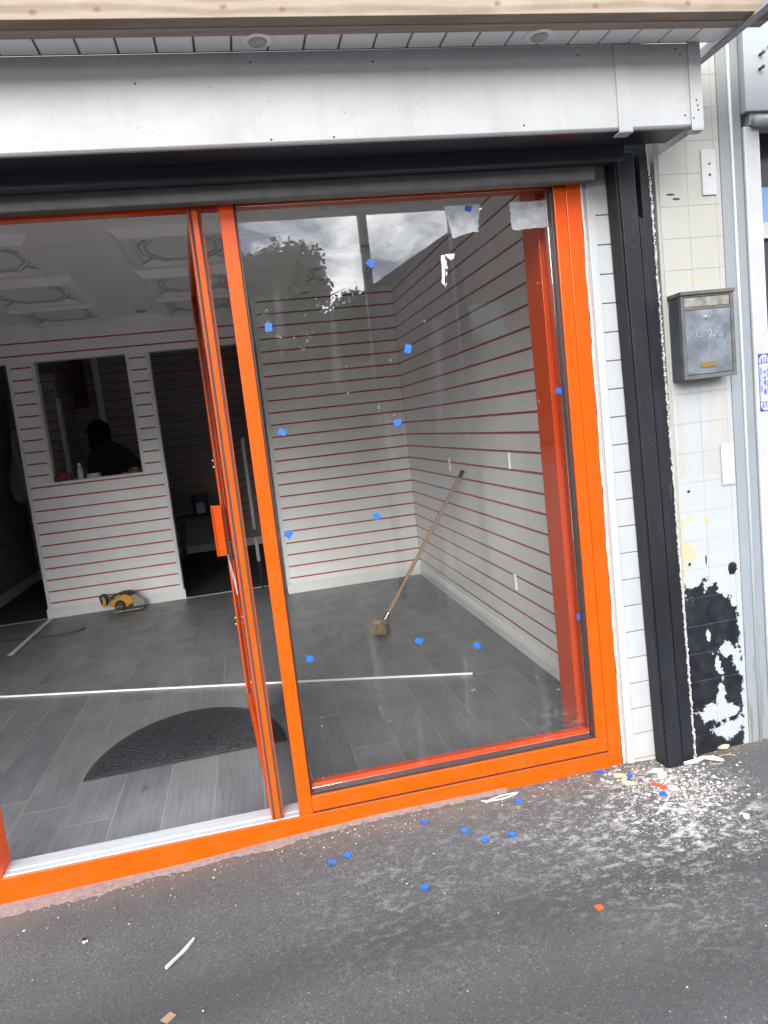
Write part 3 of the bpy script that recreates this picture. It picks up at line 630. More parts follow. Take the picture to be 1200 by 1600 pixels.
# crusty paint line along the guide edge
b = B()
for i in range(230):
    z = .0+i*.0095; x = .2605+LEAN*z+r6.uniform(-.002, .002); s_ = r6.uniform(.0015, .0045)
    b.box(x-s_, x+s_, -.0565, -.0505, z, z+r6.uniform(.005, .014))
o = stuff(b.build('flaked_paint', M['white_plaster'], SG))

# ------------------------------------------------------------------ sign fascia, soffit, beam
FA = thing('sign_fascia', 'long white uPVC fascia box over the shutter with a cover strip and corner trim', 'fascia', (-1.2, -.28, 2.13))
b = B(); b.prism([(-.28, 2.134), (-.274, 2.128), (-.262, 2.128), (-.262, 2.3612), (-.28, 2.3612)], (-2.7, .262), lambda u, v, w_: (w_, u, v)); b.build('fascia_board', M['fascia'], FA, .0015)
box('lower_lip', M['fascia'], FA, -2.7, .24, -.2618, -.20, 2.1475, 2.1525)
box('cover_strip', M['fascia'], FA, -.008, .036, -.2845, -.2805, 2.118, 2.3608, .0012)
box('cover_strip_return', M['fascia'], FA, -.008, .036, -.2845, -.245, 2.1175, 2.1215, .001)
box('corner_trim', M['fascia'], FA, .228, .268, -.2848, -.2806, 2.119, 2.3608, .0012)
box('corner_trim_return', M['fascia'], FA, .2625, .268, -.28, -.02, 2.13, 2.357)
box('end_return', M['fascia'], FA, .228, .268, -.2848, -.25, 2.1152, 2.1188, .001)
b = B()
for x, z in ((-1.05, 2.335), (-.72, 2.33), (-.12, 2.335), (.19, 2.345), (.205, 2.33), (.21, 2.16), (.235, 2.15), (-1.02, 2.14), (-.85, 2.14), (-.3, 2.15), (-1.35, 2.29), (.25, 2.185), (.247, 2.2), (.252, 2.172)):
    b.sphere((x, -.2808 if x < .228 else -.285, z), .003, 6, 4, (1, .4, 1))
stuff(b.build('nail_hole', M['tool_black'], FA))
SO = thing('soffit', 'white boarded soffit between the fascia and the pine beam, edge trim at its right end', 'soffit', (-1.2, -.5, 2.36))
x = -2.69; i = 0; pits = .0945
xb = .322
while xb-pits > -2.8:
    piece('soffit_board', M['white_trim'], SO, xb-pits+.003, xb-.003, -.405, -.2825, 2.362, 2.370, .002); xb -= pits
box('soffit_backing', M['grey_pole'], SO, -2.8, .325, -.405, -.262, 2.3705, 2.385)
b = B(); b.prism([(.323, 2.350), (.352, 2.350), (.352, 2.395), (.348, 2.395), (.348, 2.356), (.323, 2.356)], (-.62, -.15), lambda u, v, w_: (u, w_, v)); b.build('edge_trim', M['fascia'], SO, .001)
spot(-1.03, -.345, 2.3612, 'round recessed spotlight in the white soffit above the open doorway', None, .04)
spot(-.262, -.345, 2.3612, 'round recessed spotlight in the white soffit above the fixed glass pane', None, .04)
BM = thing('timber_beam', 'new pine beam of two timbers running across in front of the white soffit', 'beam', (-1, -.43, 2.35))
box('front_timber', M['pine'], BM, -3.2, 1.4, -.450, -.409, 2.357, 2.50, .002)
box('rear_timber', M['pine2'], BM, -3.2, .40, -.408, -.371, 2.3545, 2.50, .002)
# pavement canopy frame behind the photographer: seen in the glass
CN = thing('canopy', 'timber pavement canopy on slim posts standing in front of the shop', 'canopy', (0, -2, 0))
CD = 2.85
box('front_beam', M['canopy_board'], CN, -6, 3.4, -3.1, -3.0, 2.88, 3.05)
box('top_board', M['canopy_board'], CN, -6, 3.4, -3.14, -2.9, 3.0505, 3.09)
for x in (-3.1, -.16, .53, 3.2): box('post', M['pole_dark'], CN, x, x+.06, -3.09, -3.02, -.1, 2.88)
for i in range(4): box('rafter', M['canopy_board'], CN, -5.5+2.8*i, -5.45+2.8*i, -2.999, .019, 2.95, 3.049)

# ------------------------------------------------------------------ cladding strip right of frame
CLD = thing('wall_cladding', 'narrow strip of white uPVC boards between the orange frame and the black guide', 'cladding', (.09, 0, 0))
z = -.05; zz = [.127+.0966*k for k in range(-2, 21)]
for a, c_ in zip(zz, zz[1:]):
    if c_ > 2.16: c_ = 2.16
    if c_-a > .01: piece('cladding_board', M['cladding'], CLD, .049, .150, .002, .012, a+.0013, c_-.0013, .0025)
box('backing_board', M['white_upvc_cladding'], CLD, .02, .2, .0122, .03, -.1, 2.6)
box('corner_trim', M['cladding'], CLD, .0195, .0485, -.004, .012, .0, 2.16, .002)
b = B(); pts = []
for i in range(120): pts.append((.0052+.0012*math.sin(i*.37)+r6.uniform(-.0011, .0011), .0, .02+2.1*i/119))
b.tube(pts, [.0046+r6.uniform(-.0012, .0012) for _ in pts], 6); b.build('sealant_bead', M['white_sealant'], CLD, smooth=True)
box('mortar_edge', M['pinkish_mortar_edge'], CLD, .008, .0192, .001, .012, .0, 2.16)

# ------------------------------------------------------------------ tiled pillar
TP = thing('tiled_pillar', 'narrow pillar of white painted square tiles with black tiles showing where paint has flaked', 'pillar', (.37, 0, 0))
TY = -.05; TS = .1035
box('pillar_core', M['tile_grout'], TP, .246, .4865, TY+.002, .05, -.1, 2.7)
row0 = .0975-TS
for r_ in range(26):
    z0 = row0+TS*r_
    for (x0, x1) in ((.2475, .2577), (.2583, .3614), (.3620, .4651), (.4657, .486)):
        if x1-x0 < .012: continue
        piece('tile', M['tile'], TP, x0, x1, TY, TY+.0019, z0+.0003, z0+TS-.0003, .0007)
for x0, z0, nm in ((.415, 1.99, 'rusty-screwed'), (.43, 1.005, 'plain')):
    o = box('cover_plate', M['white_gloss_door_paint'], TP, x0, x0+.052, TY-.006, TY-.0002, z0, z0+.145, .0015); o['label'] = nm.replace('-', ' ')+' painted cover plate'
    if z0 > 1.5:
        for dz, rr_ in ((.10, .004), (.065, .005)): B().sphere((x0+.028, TY-.007, z0+dz), rr_, 8, 6, (1, .5, 1)).build('screw', M['rust'], o, smooth=True)

# ------------------------------------------------------------------ neighbour's timber frame and door
NF = thing('neighbour_shopfront', 'grey weathered timber frame and white door post of the neighbouring shop', 'shop front', (.6, 0, 0))
box('frame_board', M['weathered_grey_paint'], NF, .4875, .529, -.052, .05, -.05, 2.7, .003)
b = B(); b.tube([(.533, -.052, -.02), (.5335, -.052, 1.2), (.533, -.052, 2.7)], .0055, 8); b.build('bead', M['white_gloss_door_paint'], NF, smooth=True)
box('frame_board', M['weathered_grey_paint'], NF, .5375, .577, -.047, .05, -.05, 2.7, .003)
box('door_post', M['white_gloss_door_paint'], NF, .5795, .640, -.055, .05, -.05, 2.205, .006)
hp = box('head_panel', M['neighbour_panel_grey'], NF, .579, 1.9, -.072, .02, 2.245, 2.9, .003)
for x, z in ((.638, 2.42), (.635, 2.375), (.672, 2.445)):
    b = B(); b.tube([(x, -.072, z), (x+.002, -.088, z+.002)], .005, 8); b.sphere((x+.002, -.09, z+.002), .0065, 8, 6, (1, .5, 1)); b.build('screw', M['rust'] if x < .66 else M['silver_metal'], hp, smooth=True)
b = B(); b.tube([(.605, -.075, 2.212), (1.9, -.075, 2.212)], .018, 10); b.build('drip_rail', M['neighbour_panel_grey'], NF, smooth=True)
box('rail_back', M['neighbour_panel_grey'], NF, .60, 1.9, -.06, .02, 2.206, 2.243)
box('window_frame', M['white_gloss_door_paint'], NF, .6405, 1.9, .06, .10, 1.86, 1.915)
box('shutter_panel', M['neighbour_dark'], NF, .6405, 1.9, .08, .11, 2.04, 2.23); box('blue_pane', M['neighbour_blue'], NF, .6405, 1.9, .07, .10, 1.916, 2.039)
box('dark_pane', M['neighbour_dark'], NF, .6405, 1.9, .08, .10, .4, 1.859); box('stall_riser', M['weathered_grey_paint'], NF, .6405, 1.9, .03, .09, -.05, .399)
# sticker
ST = thing('sticker', 'blue and white call-out sticker turned sideways on the white door post', 'sticker', (.60, -.056, 1.247))
sx0, sx1, sz0, sz1 = .5935, .6375, 1.247, 1.447; sy = -.0558
box('sheet', M['sticker_blue'], ST, sx0, sx1, sy, sy+.0006, sz0, sz1)
def sround(z0, z1, name, mat, y):
    pts = []; cx = (sx0+sx1)/2; h = (sx1-sx0)/2-.0025
    if z0 < sz0+.03:
        for i in range(9): a = math.pi+math.pi*i/8; pts.append((cx+h*math.cos(a), z0+h+h*math.sin(a)))
        pts += [(cx+h, z1), (cx-h, z1)]
    else:
        pts = [(cx-h, z0), (cx+h, z0)]
        for i in range(9): a = math.pi*i/8; pts.append((cx+h*math.cos(a), z1-h+h*math.sin(a)))
    B().prism(pts, (y-.0004, y), lambda u, v, w_: (u, w_, v)).build(name, mat, ST)
sround(sz1-.031, sz1-.003, 'end_field', M['sticker_white'], sy-.0002); sround(sz0+.003, sz0+.031, 'end_field', M['sticker_white'], sy-.0002)
box('middle_field', M['sticker_white'], ST, sx0+.002, sx1-.002, sy-.0006, sy-.0002, sz0+.034, sz1-.034)
box('logo_band', M['sticker_pale_blue'], ST, sx0+.003, sx0+.013, sy-.0009, sy-.00065, sz0+.066, sz1-.046)
def text(body, size, loc, rot, mat, parent, name, ext=.0002):
    cu = bpy.data.curves.new(name, 'FONT'); cu.body = body; cu.size = size; cu.extrude = ext; cu.offset = size*.035; cu.align_x = 'CENTER'; cu.align_y = 'CENTER'
    tmp = bpy.data.objects.new(name, cu); C.objects.link(tmp); dg = bpy.context.evaluated_depsgraph_get(); dg.update()
    me = bpy.data.meshes.new_from_object(tmp.evaluated_get(dg)); bpy.data.objects.remove(tmp); me.materials.clear(); me.materials.append(mat)
    o = bpy.data.objects.new(name, me); C.objects.link(o); o.rotation_euler = rot; o.location = Vector(loc)-wpos(parent); o.parent = parent; return o
rs = Matrix(((0, 1, 0), (0, 0, -1), (-1, 0, 0))).to_euler()
zc = (sz0+sz1)/2
text('24 HR  CALL OUT', .0125, (sx0+.035, sy-.0009, zc), rs, M['sticker_blue'], ST, 'lettering')
text('07 18 087 1080', .0135, (sx0+.0215, sy-.0009, zc), rs, M['sticker_blue'], ST, 'lettering')
text('SHUTTERS', .0085, (sx0+.008, sy-.0012, zc+.008), rs, M['sticker_white'], ST, 'lettering')
text('1', .011, (sx0+.0085, sy-.0009, sz0+.046), rs, M['sticker_blue'], ST, 'lettering')
for zz_ in (sz0+.021, sz1-.021):
    for k, tt in enumerate(('CALL', 'ANY', 'TIME')): text(tt, .0088, (sx0+.033-.0108*k, sy-.0009, zz_), rs, M['sticker_blue'], ST, 'lettering')

# ------------------------------------------------------------------ mailbox
MB = thing('mailbox', 'weathered grey metal mailbox with a locked door hung on the painted tile pillar', 'mailbox', (.35, -.1, 1.38))
mx0, mx1, my, mz0, mz1 = .262, .457, -.125, 1.384, 1.668
b = B(); b.prism([(-.0535, mz0), (my+.012, mz0), (my+.012, mz1-.010), (-.0535, mz1-.012)], (mx0, mx1), lambda u, v, w_: (w_, u, v)); b.build('body', M['mailbox_dark'], MB, .002)
b = B(); b.prism([(-.052, mz1-.012), (my-.006, mz1-.009), (my-.006, mz1+.003), (-.052, mz1+.002)], (mx0-.003, mx1+.004), lambda u, v, w_: (w_, u, v)); b.build('lid', M['mailbox_frame'], MB, .0015)
fb = B(); y0, y1 = my, my+.0115
fb.box(mx0, mx0+.013, y0, y1, mz0, mz1-.0105); fb.box(mx1-.013, mx1, y0, y1, mz0, mz1-.0105); fb.box(mx0+.0132, mx1-.0132, y0, y1, mz0, mz0+.014)
fb.box(mx0+.0132, mx1-.0132, y0, y1, 1.6105, 1.6185); fb.box(mx0+.0132, mx1-.0132, y0, y1, mz1-.016, mz1-.0105)
fb.build('front_frame', M['mailbox_frame'], MB, .001)
box('letter_flap', M['mailbox_flap'], MB, mx0+.0145, mx1-.0145, y0+.002, y0+.006, 1.620, mz1-.0172, .001)
dr = box('door', M['mailbox_metal'], MB, mx0+.0142, mx1-.0142, y0+.001, y0+.006, mz0+.0155, 1.6095, .0015)
b = B(); b.tube([(.352, y0+.001, 1.5835), (.352, y0-.003, 1.5835)], [.0105, .009], 18); b.tube([(.352, y0-.003, 1.5835), (.352, y0-.006, 1.5835)], [.006, .005], 14); b.build('lock', M['silver_metal'], dr, smooth='auto')
box('name_plate', M['brass_plate'], dr, .324, .383, y0-.0018, y0+.0008, 1.420, 1.4385, .001)
# worn hand-scratched number
def strokes(lst, name, mat, r=.0012):
    b = B()
    for st_ in lst: b.tube([(x, y0+.0004, z) for x, z in st_], r, 5)
    return b.build(name, mat, dr)
def ar_(cx, cz, rx, rz, a0, a1, n=9): return [(cx+rx*math.cos(R(a0+(a1-a0)*i/n)), cz+rz*math.sin(R(a0+(a1-a0)*i/n))) for i in range(n+1)]
strokes([[(.312, 1.539), (.313, 1.528), (.318, 1.522), (.323, 1.523)], [(.326, 1.523), (.334, 1.523)], ar_(.361, 1.534, .008, .009, 160, -60)+[(.360, 1.517), (.362, 1.513)], [(.372, 1.521), (.385, 1.520)]], 'scratched_number', M['scratch_light'], .0007)
strokes([ar_(.396, 1.521, .006, .009, 60, 330), ar_(.414, 1.527, .006, .006, 110, -90), ar_(.414, 1.516, .007, .006, 90, -120)], 'scratched_number', M['tool_black'], .0007)

# ------------------------------------------------------------------ things on the glass
def flat_bit(name, mat, c, s, rot, n='y', th=.0018, jit=.12, seed=0, label=None, cat=None, group=None, z=None):
    r = random.Random(seed); pts = []
    for a in ((-1, -1), (1, -1), (1, 1), (-1, 1)):
        u = a[0]*s[0]/2*(1+r.uniform(-jit, jit)); v = a[1]*s[1]/2*(1+r.uniform(-jit, jit))
        pts.append((u*math.cos(rot)-v*math.sin(rot), u*math.sin(rot)+v*math.cos(rot)))
    b = B()
    if n == 'y': b.prism(pts, (c[1]-th, c[1]), lambda u, v, w_: (c[0]+u, w_, c[2]+v))
    else:
        tx, ty = r.uniform(-.12, .12), r.uniform(-.12, .12)
        b.prism(pts, (c[2], c[2]+th), lambda u, v, w_: (c[0]+u, c[1]+v, w_+tx*u+ty*v+.0015))
    o = b.build(name, mat, None)
    if label: tag(o, label, cat, group)
    return o
gbits = [(-1.074, 1.696, .021, .026, 0, 'blue spacer pad high on the glass beside the orange mullion'),
 (-.631, 1.589, .021, .026, -.25, 'blue spacer pad on the glass above the middle, between slat grooves'),
 (-.692, 1.353, .024, .019, .1, 'blue spacer pad on the glass left of the corner, just below the highest middle one'),
 (-1.074, 1.364, .025, .018, -.6, 'blue spacer pad on the glass near the mullion, halfway up'),
 (-.798, 1.051, .020, .022, .2, 'blue spacer pad on the glass left of the broom handle, before the back wall'),
 (-1.096, 1.032, .022, .022, -.7, 'blue spacer pad on the glass close to the mullion at door handle height'),
 (-.725, 1.868, .024, .020, -.8, 'blue spacer pad on the reflected dark post near the clouds'),
 (-.380, 2.019, .022, .018, -.3, 'dark blue spacer pad at the very top of the glass on the torn film'),
 (-.113, 1.399, .022, .018, -.3, 'upper of two blue spacer pads by the right hand gasket'),
 (-.106, .591, .018, .022, .1, 'lower of two blue spacer pads by the right hand gasket'),
 (-.701, .602, .024, .019, -.4, 'blue spacer pad on the glass just right of the broom head'),
 (-.496, .551, .018, .022, .5, 'blue spacer pad on the glass under the broom, nearest the right wall skirting'),
 (-1.08, .605, .022, .020, -.4, 'lowest blue spacer pad on the glass beside the mullion')]
for i, (x, z, a, c_, ro, lb) in enumerate(gbits):
    flat_bit('spacer_pad', M['blue_plastic'], (x, .0372, z), (a, c_), ro, 'y', .0025, .1, i, lb, 'spacer pad', 'blue pads stuck on the glass')
def ragged(name, mat, poly, y, th, label, cat, amp=.004, seed=1, sub=10):
    r = random.Random(seed); pts = []
    for (x0, z0, rg), (x1, z1, _) in zip(poly, poly[1:]+poly[:1]):
        for k in range(sub):
            t_ = k/sub; j = rg*amp
            pts.append((x0+(x1-x0)*t_+r.uniform(-j, j), z0+(z1-z0)*t_+r.uniform(-j, j)))
    c = (sum(p[0] for p in pts)/len(pts), sum(p[1] for p in pts)/len(pts)); b = B(); n = len(pts)
    vs = [(u, y-th, v) for u, v in pts]+[(u, y, v) for u, v in pts]
    o = b.add(vs, [tuple(range(n)), tuple(reversed(range(n, 2*n)))]+[(i, n+i, n+(i+1) % n, (i+1) % n) for i in range(n)])
    o = o.build(name, mat, None); return tag(o, label, cat)
ragged('film_scrap', M['film_sky_reflection'], [(-.460, 2.031, 0), (-.339, 2.031, 1), (-.353, 1.945, 1), (-.395, 1.940, .3), (-.442, 1.928, 0)], .037, .0004, 'torn film scrap, milky for the sky reflected in it, at the top of the glass under the dark blue pad', 'film scrap', .0028, 3)
ragged('film_scrap', M['film_sky_reflection'], [(-.236, 2.029, .6), (-.104, 2.031, .2), (-.106, 1.945, .5), (-.232, 1.941, 1)], .037, .0004, 'torn film scrap, milky for the sky reflected in it, in the top right corner of the glass', 'film scrap', .003, 5)
ragged('paper_scrap', M['paper_white'], [(-.487, 1.878, 0), (-.473, 1.878, 1), (-.470, 1.84, 1.5), (-.478, 1.80, 1.5), (-.480, 1.775, 0), (-.493, 1.79, .5)], .037, .0009, 'thin ragged strip of white paper label stuck high on the glass', 'paper scrap', .003, 8)
ragged('paper_scrap', M['paper_white'], [(-.474, 1.880, 0), (-.440, 1.880, .2), (-.444, 1.865, .4), (-.455, 1.860, .4), (-.468, 1.870, .4)], .037, .0009, 'small curled tab of white paper beside the ragged strip on the glass', 'paper scrap', .001, 9)

# ------------------------------------------------------------------ things inside
# broom
BRM = thing('broom', 'wooden broom standing on its bristles, handle leaning on the right slatwall', 'broom', (-.487, 2.15, FZ))
hp0 = Vector((-.455, 2.17, .10)); hp1 = Vector((.172, 2.20, .985))
dv = (hp1-hp0)
B().tube([hp0, hp0+dv*.5, hp1-dv*.05], .0125, 12).build('handle', M['broom_wood'], BRM, smooth='auto')
B().tube([hp1-dv*.05, hp1-dv*.005, hp1], [.014, .014, .010], 10).build('handle_cap', M['tool_black'], BRM, smooth='auto')
B().tube([hp0-dv*.03, hp0+dv*.045], .019, 12).build('socket', M['silver_metal'], BRM, smooth='auto')
mt = Matrix.Translation((-.487, 2.15, .085)) @ Matrix.Rotation(R(62), 4, 'Z') @ Matrix.Rotation(R(16), 4, 'Y')
B().box(-.10, .10, -.026, .026, -.012, .018, mt).build('head', M['broom_wood'], BRM, .005)
r9 = random.Random(4)
for nm, x0, x1, mm in (('bristles', -.098, .0, 'broom_bristle'), ('bristles', .0, .098, 'broom_bristle_dark')):
    b = B()
    for i in range(170):
        x = r9.uniform(x0, x1); y = r9.uniform(-.023, .023); q = mt @ Vector((x, y, -.012)); e = mt @ Vector((x*1.10+r9.uniform(-.006, .006), y*1.5+r9.uniform(-.006, .006), -.075))
        e.z = max(e.z, FZ+.001); b.tube([q, e], .0022, 4)
    stuff(b.build(nm, M[mm], BRM))
# long strips
def strip(name, pts, w_, h, label, cat, mat):
    pts = [Vector(p) for p in pts]; b = B(); L_ = []
    n = len(pts)
    for i, p in enumerate(pts):
        t_ = (pts[min(i+1, n-1)]-pts[max(i-1, 0)]).normalized(); s_ = Vector((-t_.y, t_.x, 0)).normalized()
        L_ += [p-s_*w_/2, p+s_*w_/2, p+s_*w_/2+Vector((0, 0, .003)), p-s_*(w_/2-.003)+Vector((0, 0, .003)), p-s_*(w_/2-.003)+Vector((0, 0, h)), p-s_*w_/2+Vector((0, 0, h))]
    fs = [tuple(reversed(range(6))), tuple(range((n-1)*6, n*6))]
    for i in range(n-1):
        for k in range(6): fs.append((i*6+k, i*6+(k+1) % 6, (i+1)*6+(k+1) % 6, (i+1)*6+k))
    return tag(b.add(L_, fs).build(name, mat, None), label, cat)
def bez(a, b_, c_, n=14): return [Vector(a)*(1-t)**2+Vector(b_)*2*t*(1-t)+Vector(c_)*t*t for t in [i/n for i in range(n+1)]]
strip('trim_strip', bez((-3.3, 2.38, FZ+.002), (-1.2, 1.62, FZ+.002), (-.182, 1.222, FZ+.002), 20), .026, .010, 'long white plastic trim strip lying right across the laminate floor', 'trim strip', M['white_trim'])
strip('trim_strip', [(-3.02, 3.135, FZ+.01), (-3.0, 4.17, FZ+.01)], .045, .012, 'short white trim strip on the floor by the left foot of the partition', 'trim strip', M['white_trim'])
strip('flooring_offcut', bez((-1.50, .140, FZ+.001), (-1.35, .215, FZ+.002), (-1.17, .235, FZ+.001), 8), .022, .006, 'thin pale wood offcut on the floor by the threshold', 'offcut', M['cream_foam'])
o = B().tube(bez((-3.35, 3.72, FZ+.006), (-2.75, 3.45, FZ+.006), (-2.62, 3.66, FZ+.006)), .006, 6).build('cord', M['brown_strip'], None, smooth=True); tag(o, 'thin brown cord lying on the floor near the short trim strip', 'cord')
o = B().tube(bez((-.28, .19, FZ+.004), (-.14, .30, FZ+.012), (-.02, .22, FZ+.1)), .0022, 6).build('white_wire', M['paper_white'], None, smooth=True); tag(o, 'thin white wire curling over the floor in the right corner behind the glass', 'wire')
# mat
MT = thing('door_mat', 'dark half-round rubber door mat on the laminate just inside the doorway', 'door mat', (-1.62, .81, FZ))
def half(a, b_, n=30, y=0): return [(a*math.cos(math.pi*i/n), y+b_*math.sin(math.pi*i/n)) for i in range(n+1)]
cx, cy = -1.62, .805; sk = lambda u, v: (cx+u, cy+v+.028*u)
B().prism(half(.435, .60), (FZ, FZ+.005), lambda u, v, w_: (*sk(u, v), w_)).build('border', M['mat_border'], MT, .001)
B().prism(half(.395, .552, 30, .018), (FZ+.005, FZ+.008), lambda u, v, w_: (*sk(u, v), w_)).build('pile', M['mat_rubber'], MT)
b = B(); r3 = random.Random(9)
for i in range(46):
    a = math.pi*(i+.5)/46; c0 = r3.uniform(.06, .3)
    for k in range(8):
        t0 = c0+(.97-c0)*k/8; t1 = c0+(.97-c0)*(k+.8)/8; ja = r3.uniform(-.012, .012)
        p0 = sk(.39*t0*math.cos(a+ja), .018+.545*t0*math.sin(a+ja)); p1 = sk(.39*t1*math.cos(a-ja), .018+.545*t1*math.sin(a-ja)); b.tube([(*p0, FZ+.0085), (*p1, FZ+.0085)], .0035, 4)
stuff(b.build('rib', M['mat_rubber'], MT))
# circular saw
SW = thing('circular_saw', 'yellow and black cordless circular saw on the floor against the partition skirting', 'power saw', (-2.39, 4.1, FZ))
def sp(x, z, y=0): return (-2.40+x, 4.11+y, FZ+z)
b = B(); b.prism([(-.05, .012), (.18, .012), (.175, .024), (-.05, .024)], (-.09, .07), lambda u, v, w_: sp(u, v, w_)); b.build('base_plate', M['clear_guard'], SW, .002)
b = B(); pts = [(.07+.082*math.cos(R(a)), .092+.082*math.sin(R(a))) for a in range(-20, 201, 20)]; b.prism(pts+[(.0, .055)], (-.02, .025), lambda u, v, w_: sp(u, v, w_)); b.build('blade_guard', M['tool_black'], SW, .004)
b = B(); b.prism([(.10, .03), (.20, .035), (.185, .08), (.13, .14), (.08, .13)], (-.035, .03), lambda u, v, w_: sp(u, v, w_)); b.build('lower_guard', M['clear_guard'], SW, .004)
B().tube([sp(-.005, .065, -.10), sp(-.005, .065, -.02)], [.038, .044], 18).build('motor_end', M['tool_black'], SW, .0, 'auto')
B().prism([(-.09, .065), (-.03, .035), (.06, .04), (.11, .075), (.095, .12), (.04, .155), (-.02, .13), (-.085, .105)], (-.045, .03), lambda u, v, w_: sp(u, v, w_)).build('motor_housing', M['yellow_plastic'], SW, .012)
B().prism([(-.11, .115), (-.06, .15), (.03, .175), (.10, .165), (.12, .14), (.06, .15), (-.02, .145), (-.05, .125)], (-.022, .018), lambda u, v, w_: sp(u, v, w_)).build('handle', M['tool_black'], SW, .006)
bt = B().prism([(-.155, .075), (-.135, .06), (-.115, .07), (-.10, .13), (-.115, .165), (-.15, .17), (-.17, .15)], (-.04, .035), lambda u, v, w_: sp(u, v, w_)).build('battery', M['tool_black'], SW, .008)
B().prism([(-.150, .075), (-.12, .068), (-.115, .12), (-.13, .155), (-.145, .15), (-.138, .12)], (-.044, -.0402), lambda u, v, w_: sp(u, v, w_)).build('battery_clip', M['yellow_plastic'], bt, .001)
B().prism([(-.03, .058), (.02, .055), (.02, .066), (-.03, .069)], (-.105, -.1002), lambda u, v, w_: sp(u, v, w_)).build('rating_plate', M['brass_plate'], SW)
# items on hatch sill
hz = HZ0+.002
bo = thing('spray_bottle', 'small pale plastic bottle on the hatch sill in front of the person', 'bottle', (-2.60, 4.31, hz))
B().tube([(-2.60, 4.31, hz), (-2.60, 4.31, hz+.085), (-2.60, 4.31, hz+.10), (-2.60, 4.31, hz+.115)], [.026, .026, .012, .012], 14).build('bottle_body', M['bottle_plastic'], bo, smooth='auto')
B().tube([(-2.60, 4.31, hz+.115), (-2.60, 4.31, hz+.135)], .013, 12).build('cap', M['white_trim'], bo, smooth='auto')
b = B(); b.tube([(-2.495, 4.31, hz), (-2.495, 4.31, hz+.036)], .058, 24); o = b.build('tape_roll', M['tape_cream'], None, smooth='auto'); tag(o, 'cream roll of tape lying flat on the hatch sill', 'tape roll')
b = B(); r2_ = random.Random(21)
for i in range(9): b.sphere((-2.745+r2_.uniform(-.05, .05), 4.29+r2_.uniform(-.02, .02), hz+.02+r2_.uniform(-.005, .03)), .022, 8, 6, (1.3, 1, .8))
o = b.build('crumpled_cloth', M['red_cloth'], None, smooth=True); tag(o, 'crumpled red-brown cloth at the left end of the hatch sill', 'cloth')
b = B(); b.box(-2.685, -2.63, 4.27, 4.32, hz, hz+.03); o = b.build('small_tin', M['tool_black'], None, .006); tag(o, 'small dark tin between the cloth and the pale bottle', 'tin')
b = B()
for i in range(5): b.sphere((-2.135+r2_.uniform(-.03, .03), 4.30+r2_.uniform(-.02, .02), hz+.016+r2_.uniform(0, .015)), .017, 8, 6)
o = b.build('crumpled_paper', M['tape_cream'], None, smooth=True); tag(o, 'crumpled white paper at the right end of the hatch sill', 'paper')
b = B(); b.box(-2.26, -2.18, 4.28, 4.33, hz, hz+.014); o = b.build('sanding_block', M['brown_chip'], None, .003); tag(o, 'flat brown block on the hatch sill by the crumpled paper', 'block')
# hanging plastic bag in the left room
b = B(); n = 14; prof = [(.01, 1.64), (.03, 1.55), (.045, 1.45), (.06, 1.35), (.085, 1.22), (.10, 1.12), (.09, 1.02), (.05, .98)]
vs = []; rb = random.Random(13)
for r_, z in prof:
    for i in range(n): q = 2*math.pi*i/n; rr_ = r_*(1+.25*math.sin(3*q+z*9)+rb.uniform(-.08, .08)); vs.append((-3.25+.035*(1.6-z)+rr_*math.cos(q), 4.9+rr_*math.sin(q), z))
fs = [(j*n+i, j*n+(i+1) % n, (j+1)*n+(i+1) % n, (j+1)*n+i) for j in range(len(prof)-1) for i in range(n)]+[tuple(range((len(prof)-1)*n, len(prof)*n))]
BG = thing('plastic_bag', 'translucent grey plastic bag hanging in the dark left passage', 'bag', (-3.25, 4.9, .98)); b.add(vs, fs).build('bag_body', M['bag_film'], BG, smooth=True)
B().tube([(-3.25, 4.9, 1.62), (-3.27, 4.9, CZ)], .003, 6).build('string', M['bag_film'], BG)
# trestle and tub in the back room
TR = thing('trestle', 'dark wooden trestle bench in the back room beyond the doorway', 'trestle', (-1.8, 6.3, FZ))
box('top', M['trestle_wood'], TR, -2.05, -1.55, 6.15, 6.5, .48, .515, .003)
for x in (-2.0, -1.6):
    for y in (6.18, 6.46): B().tube([(x, y, .48), (x-.04*(1 if x < -1.8 else -1), y, FZ)], .022, 6).build('leg', M['trestle_wood'], TR)
TB = thing('paint_tub', 'paint tub with a red rim standing on the trestle in the back room', 'paint tub', (-1.77, 6.3, .515))
B().tube([(-1.77, 6.3, .516), (-1.77, 6.3, .74)], [.088, .1], 22).build('tub', M['tub_blue'], TB, smooth='auto'); B().tube([(-1.77, 6.3, .741), (-1.77, 6.3, .765)], [.108, .106], 22).build('rim', M['tub_red'], TB, smooth='auto')
B().prism([(-.05, .03), (.05, .03), (.045, .15), (-.045, .15)], (0, .002), lambda u, v, w_: (-1.77+u, 6.3-.1015-w_-(.002), .516+v)).build('tub_label', M['tub_white'], TB)
B().sphere((-1.74, 6.3, .80), .045, 12, 8, (1, 1, .7)).build('yellow_sponge', M['yellow_cap'], TB, smooth=True)
GP = thing('grey_pole', 'slim grey metal pole leaning in the back doorway beside the orange mullion', 'pole', (-1.23, 4.15, FZ))
B().box(-1.215, -1.185, 4.13, 4.15, .25, 1.35, Matrix.Identity(4)).build('tube', M['grey_pole'], GP, .003)
B().tube([(-1.2, 4.14, .25), (-1.2, 4.14, FZ)], .008, 8).build('foot', M['tool_black'], GP); B().box(-1.217, -1.183, 4.125, 4.152, .47, .54).build('clamp', M['tool_black'], GP, .002)

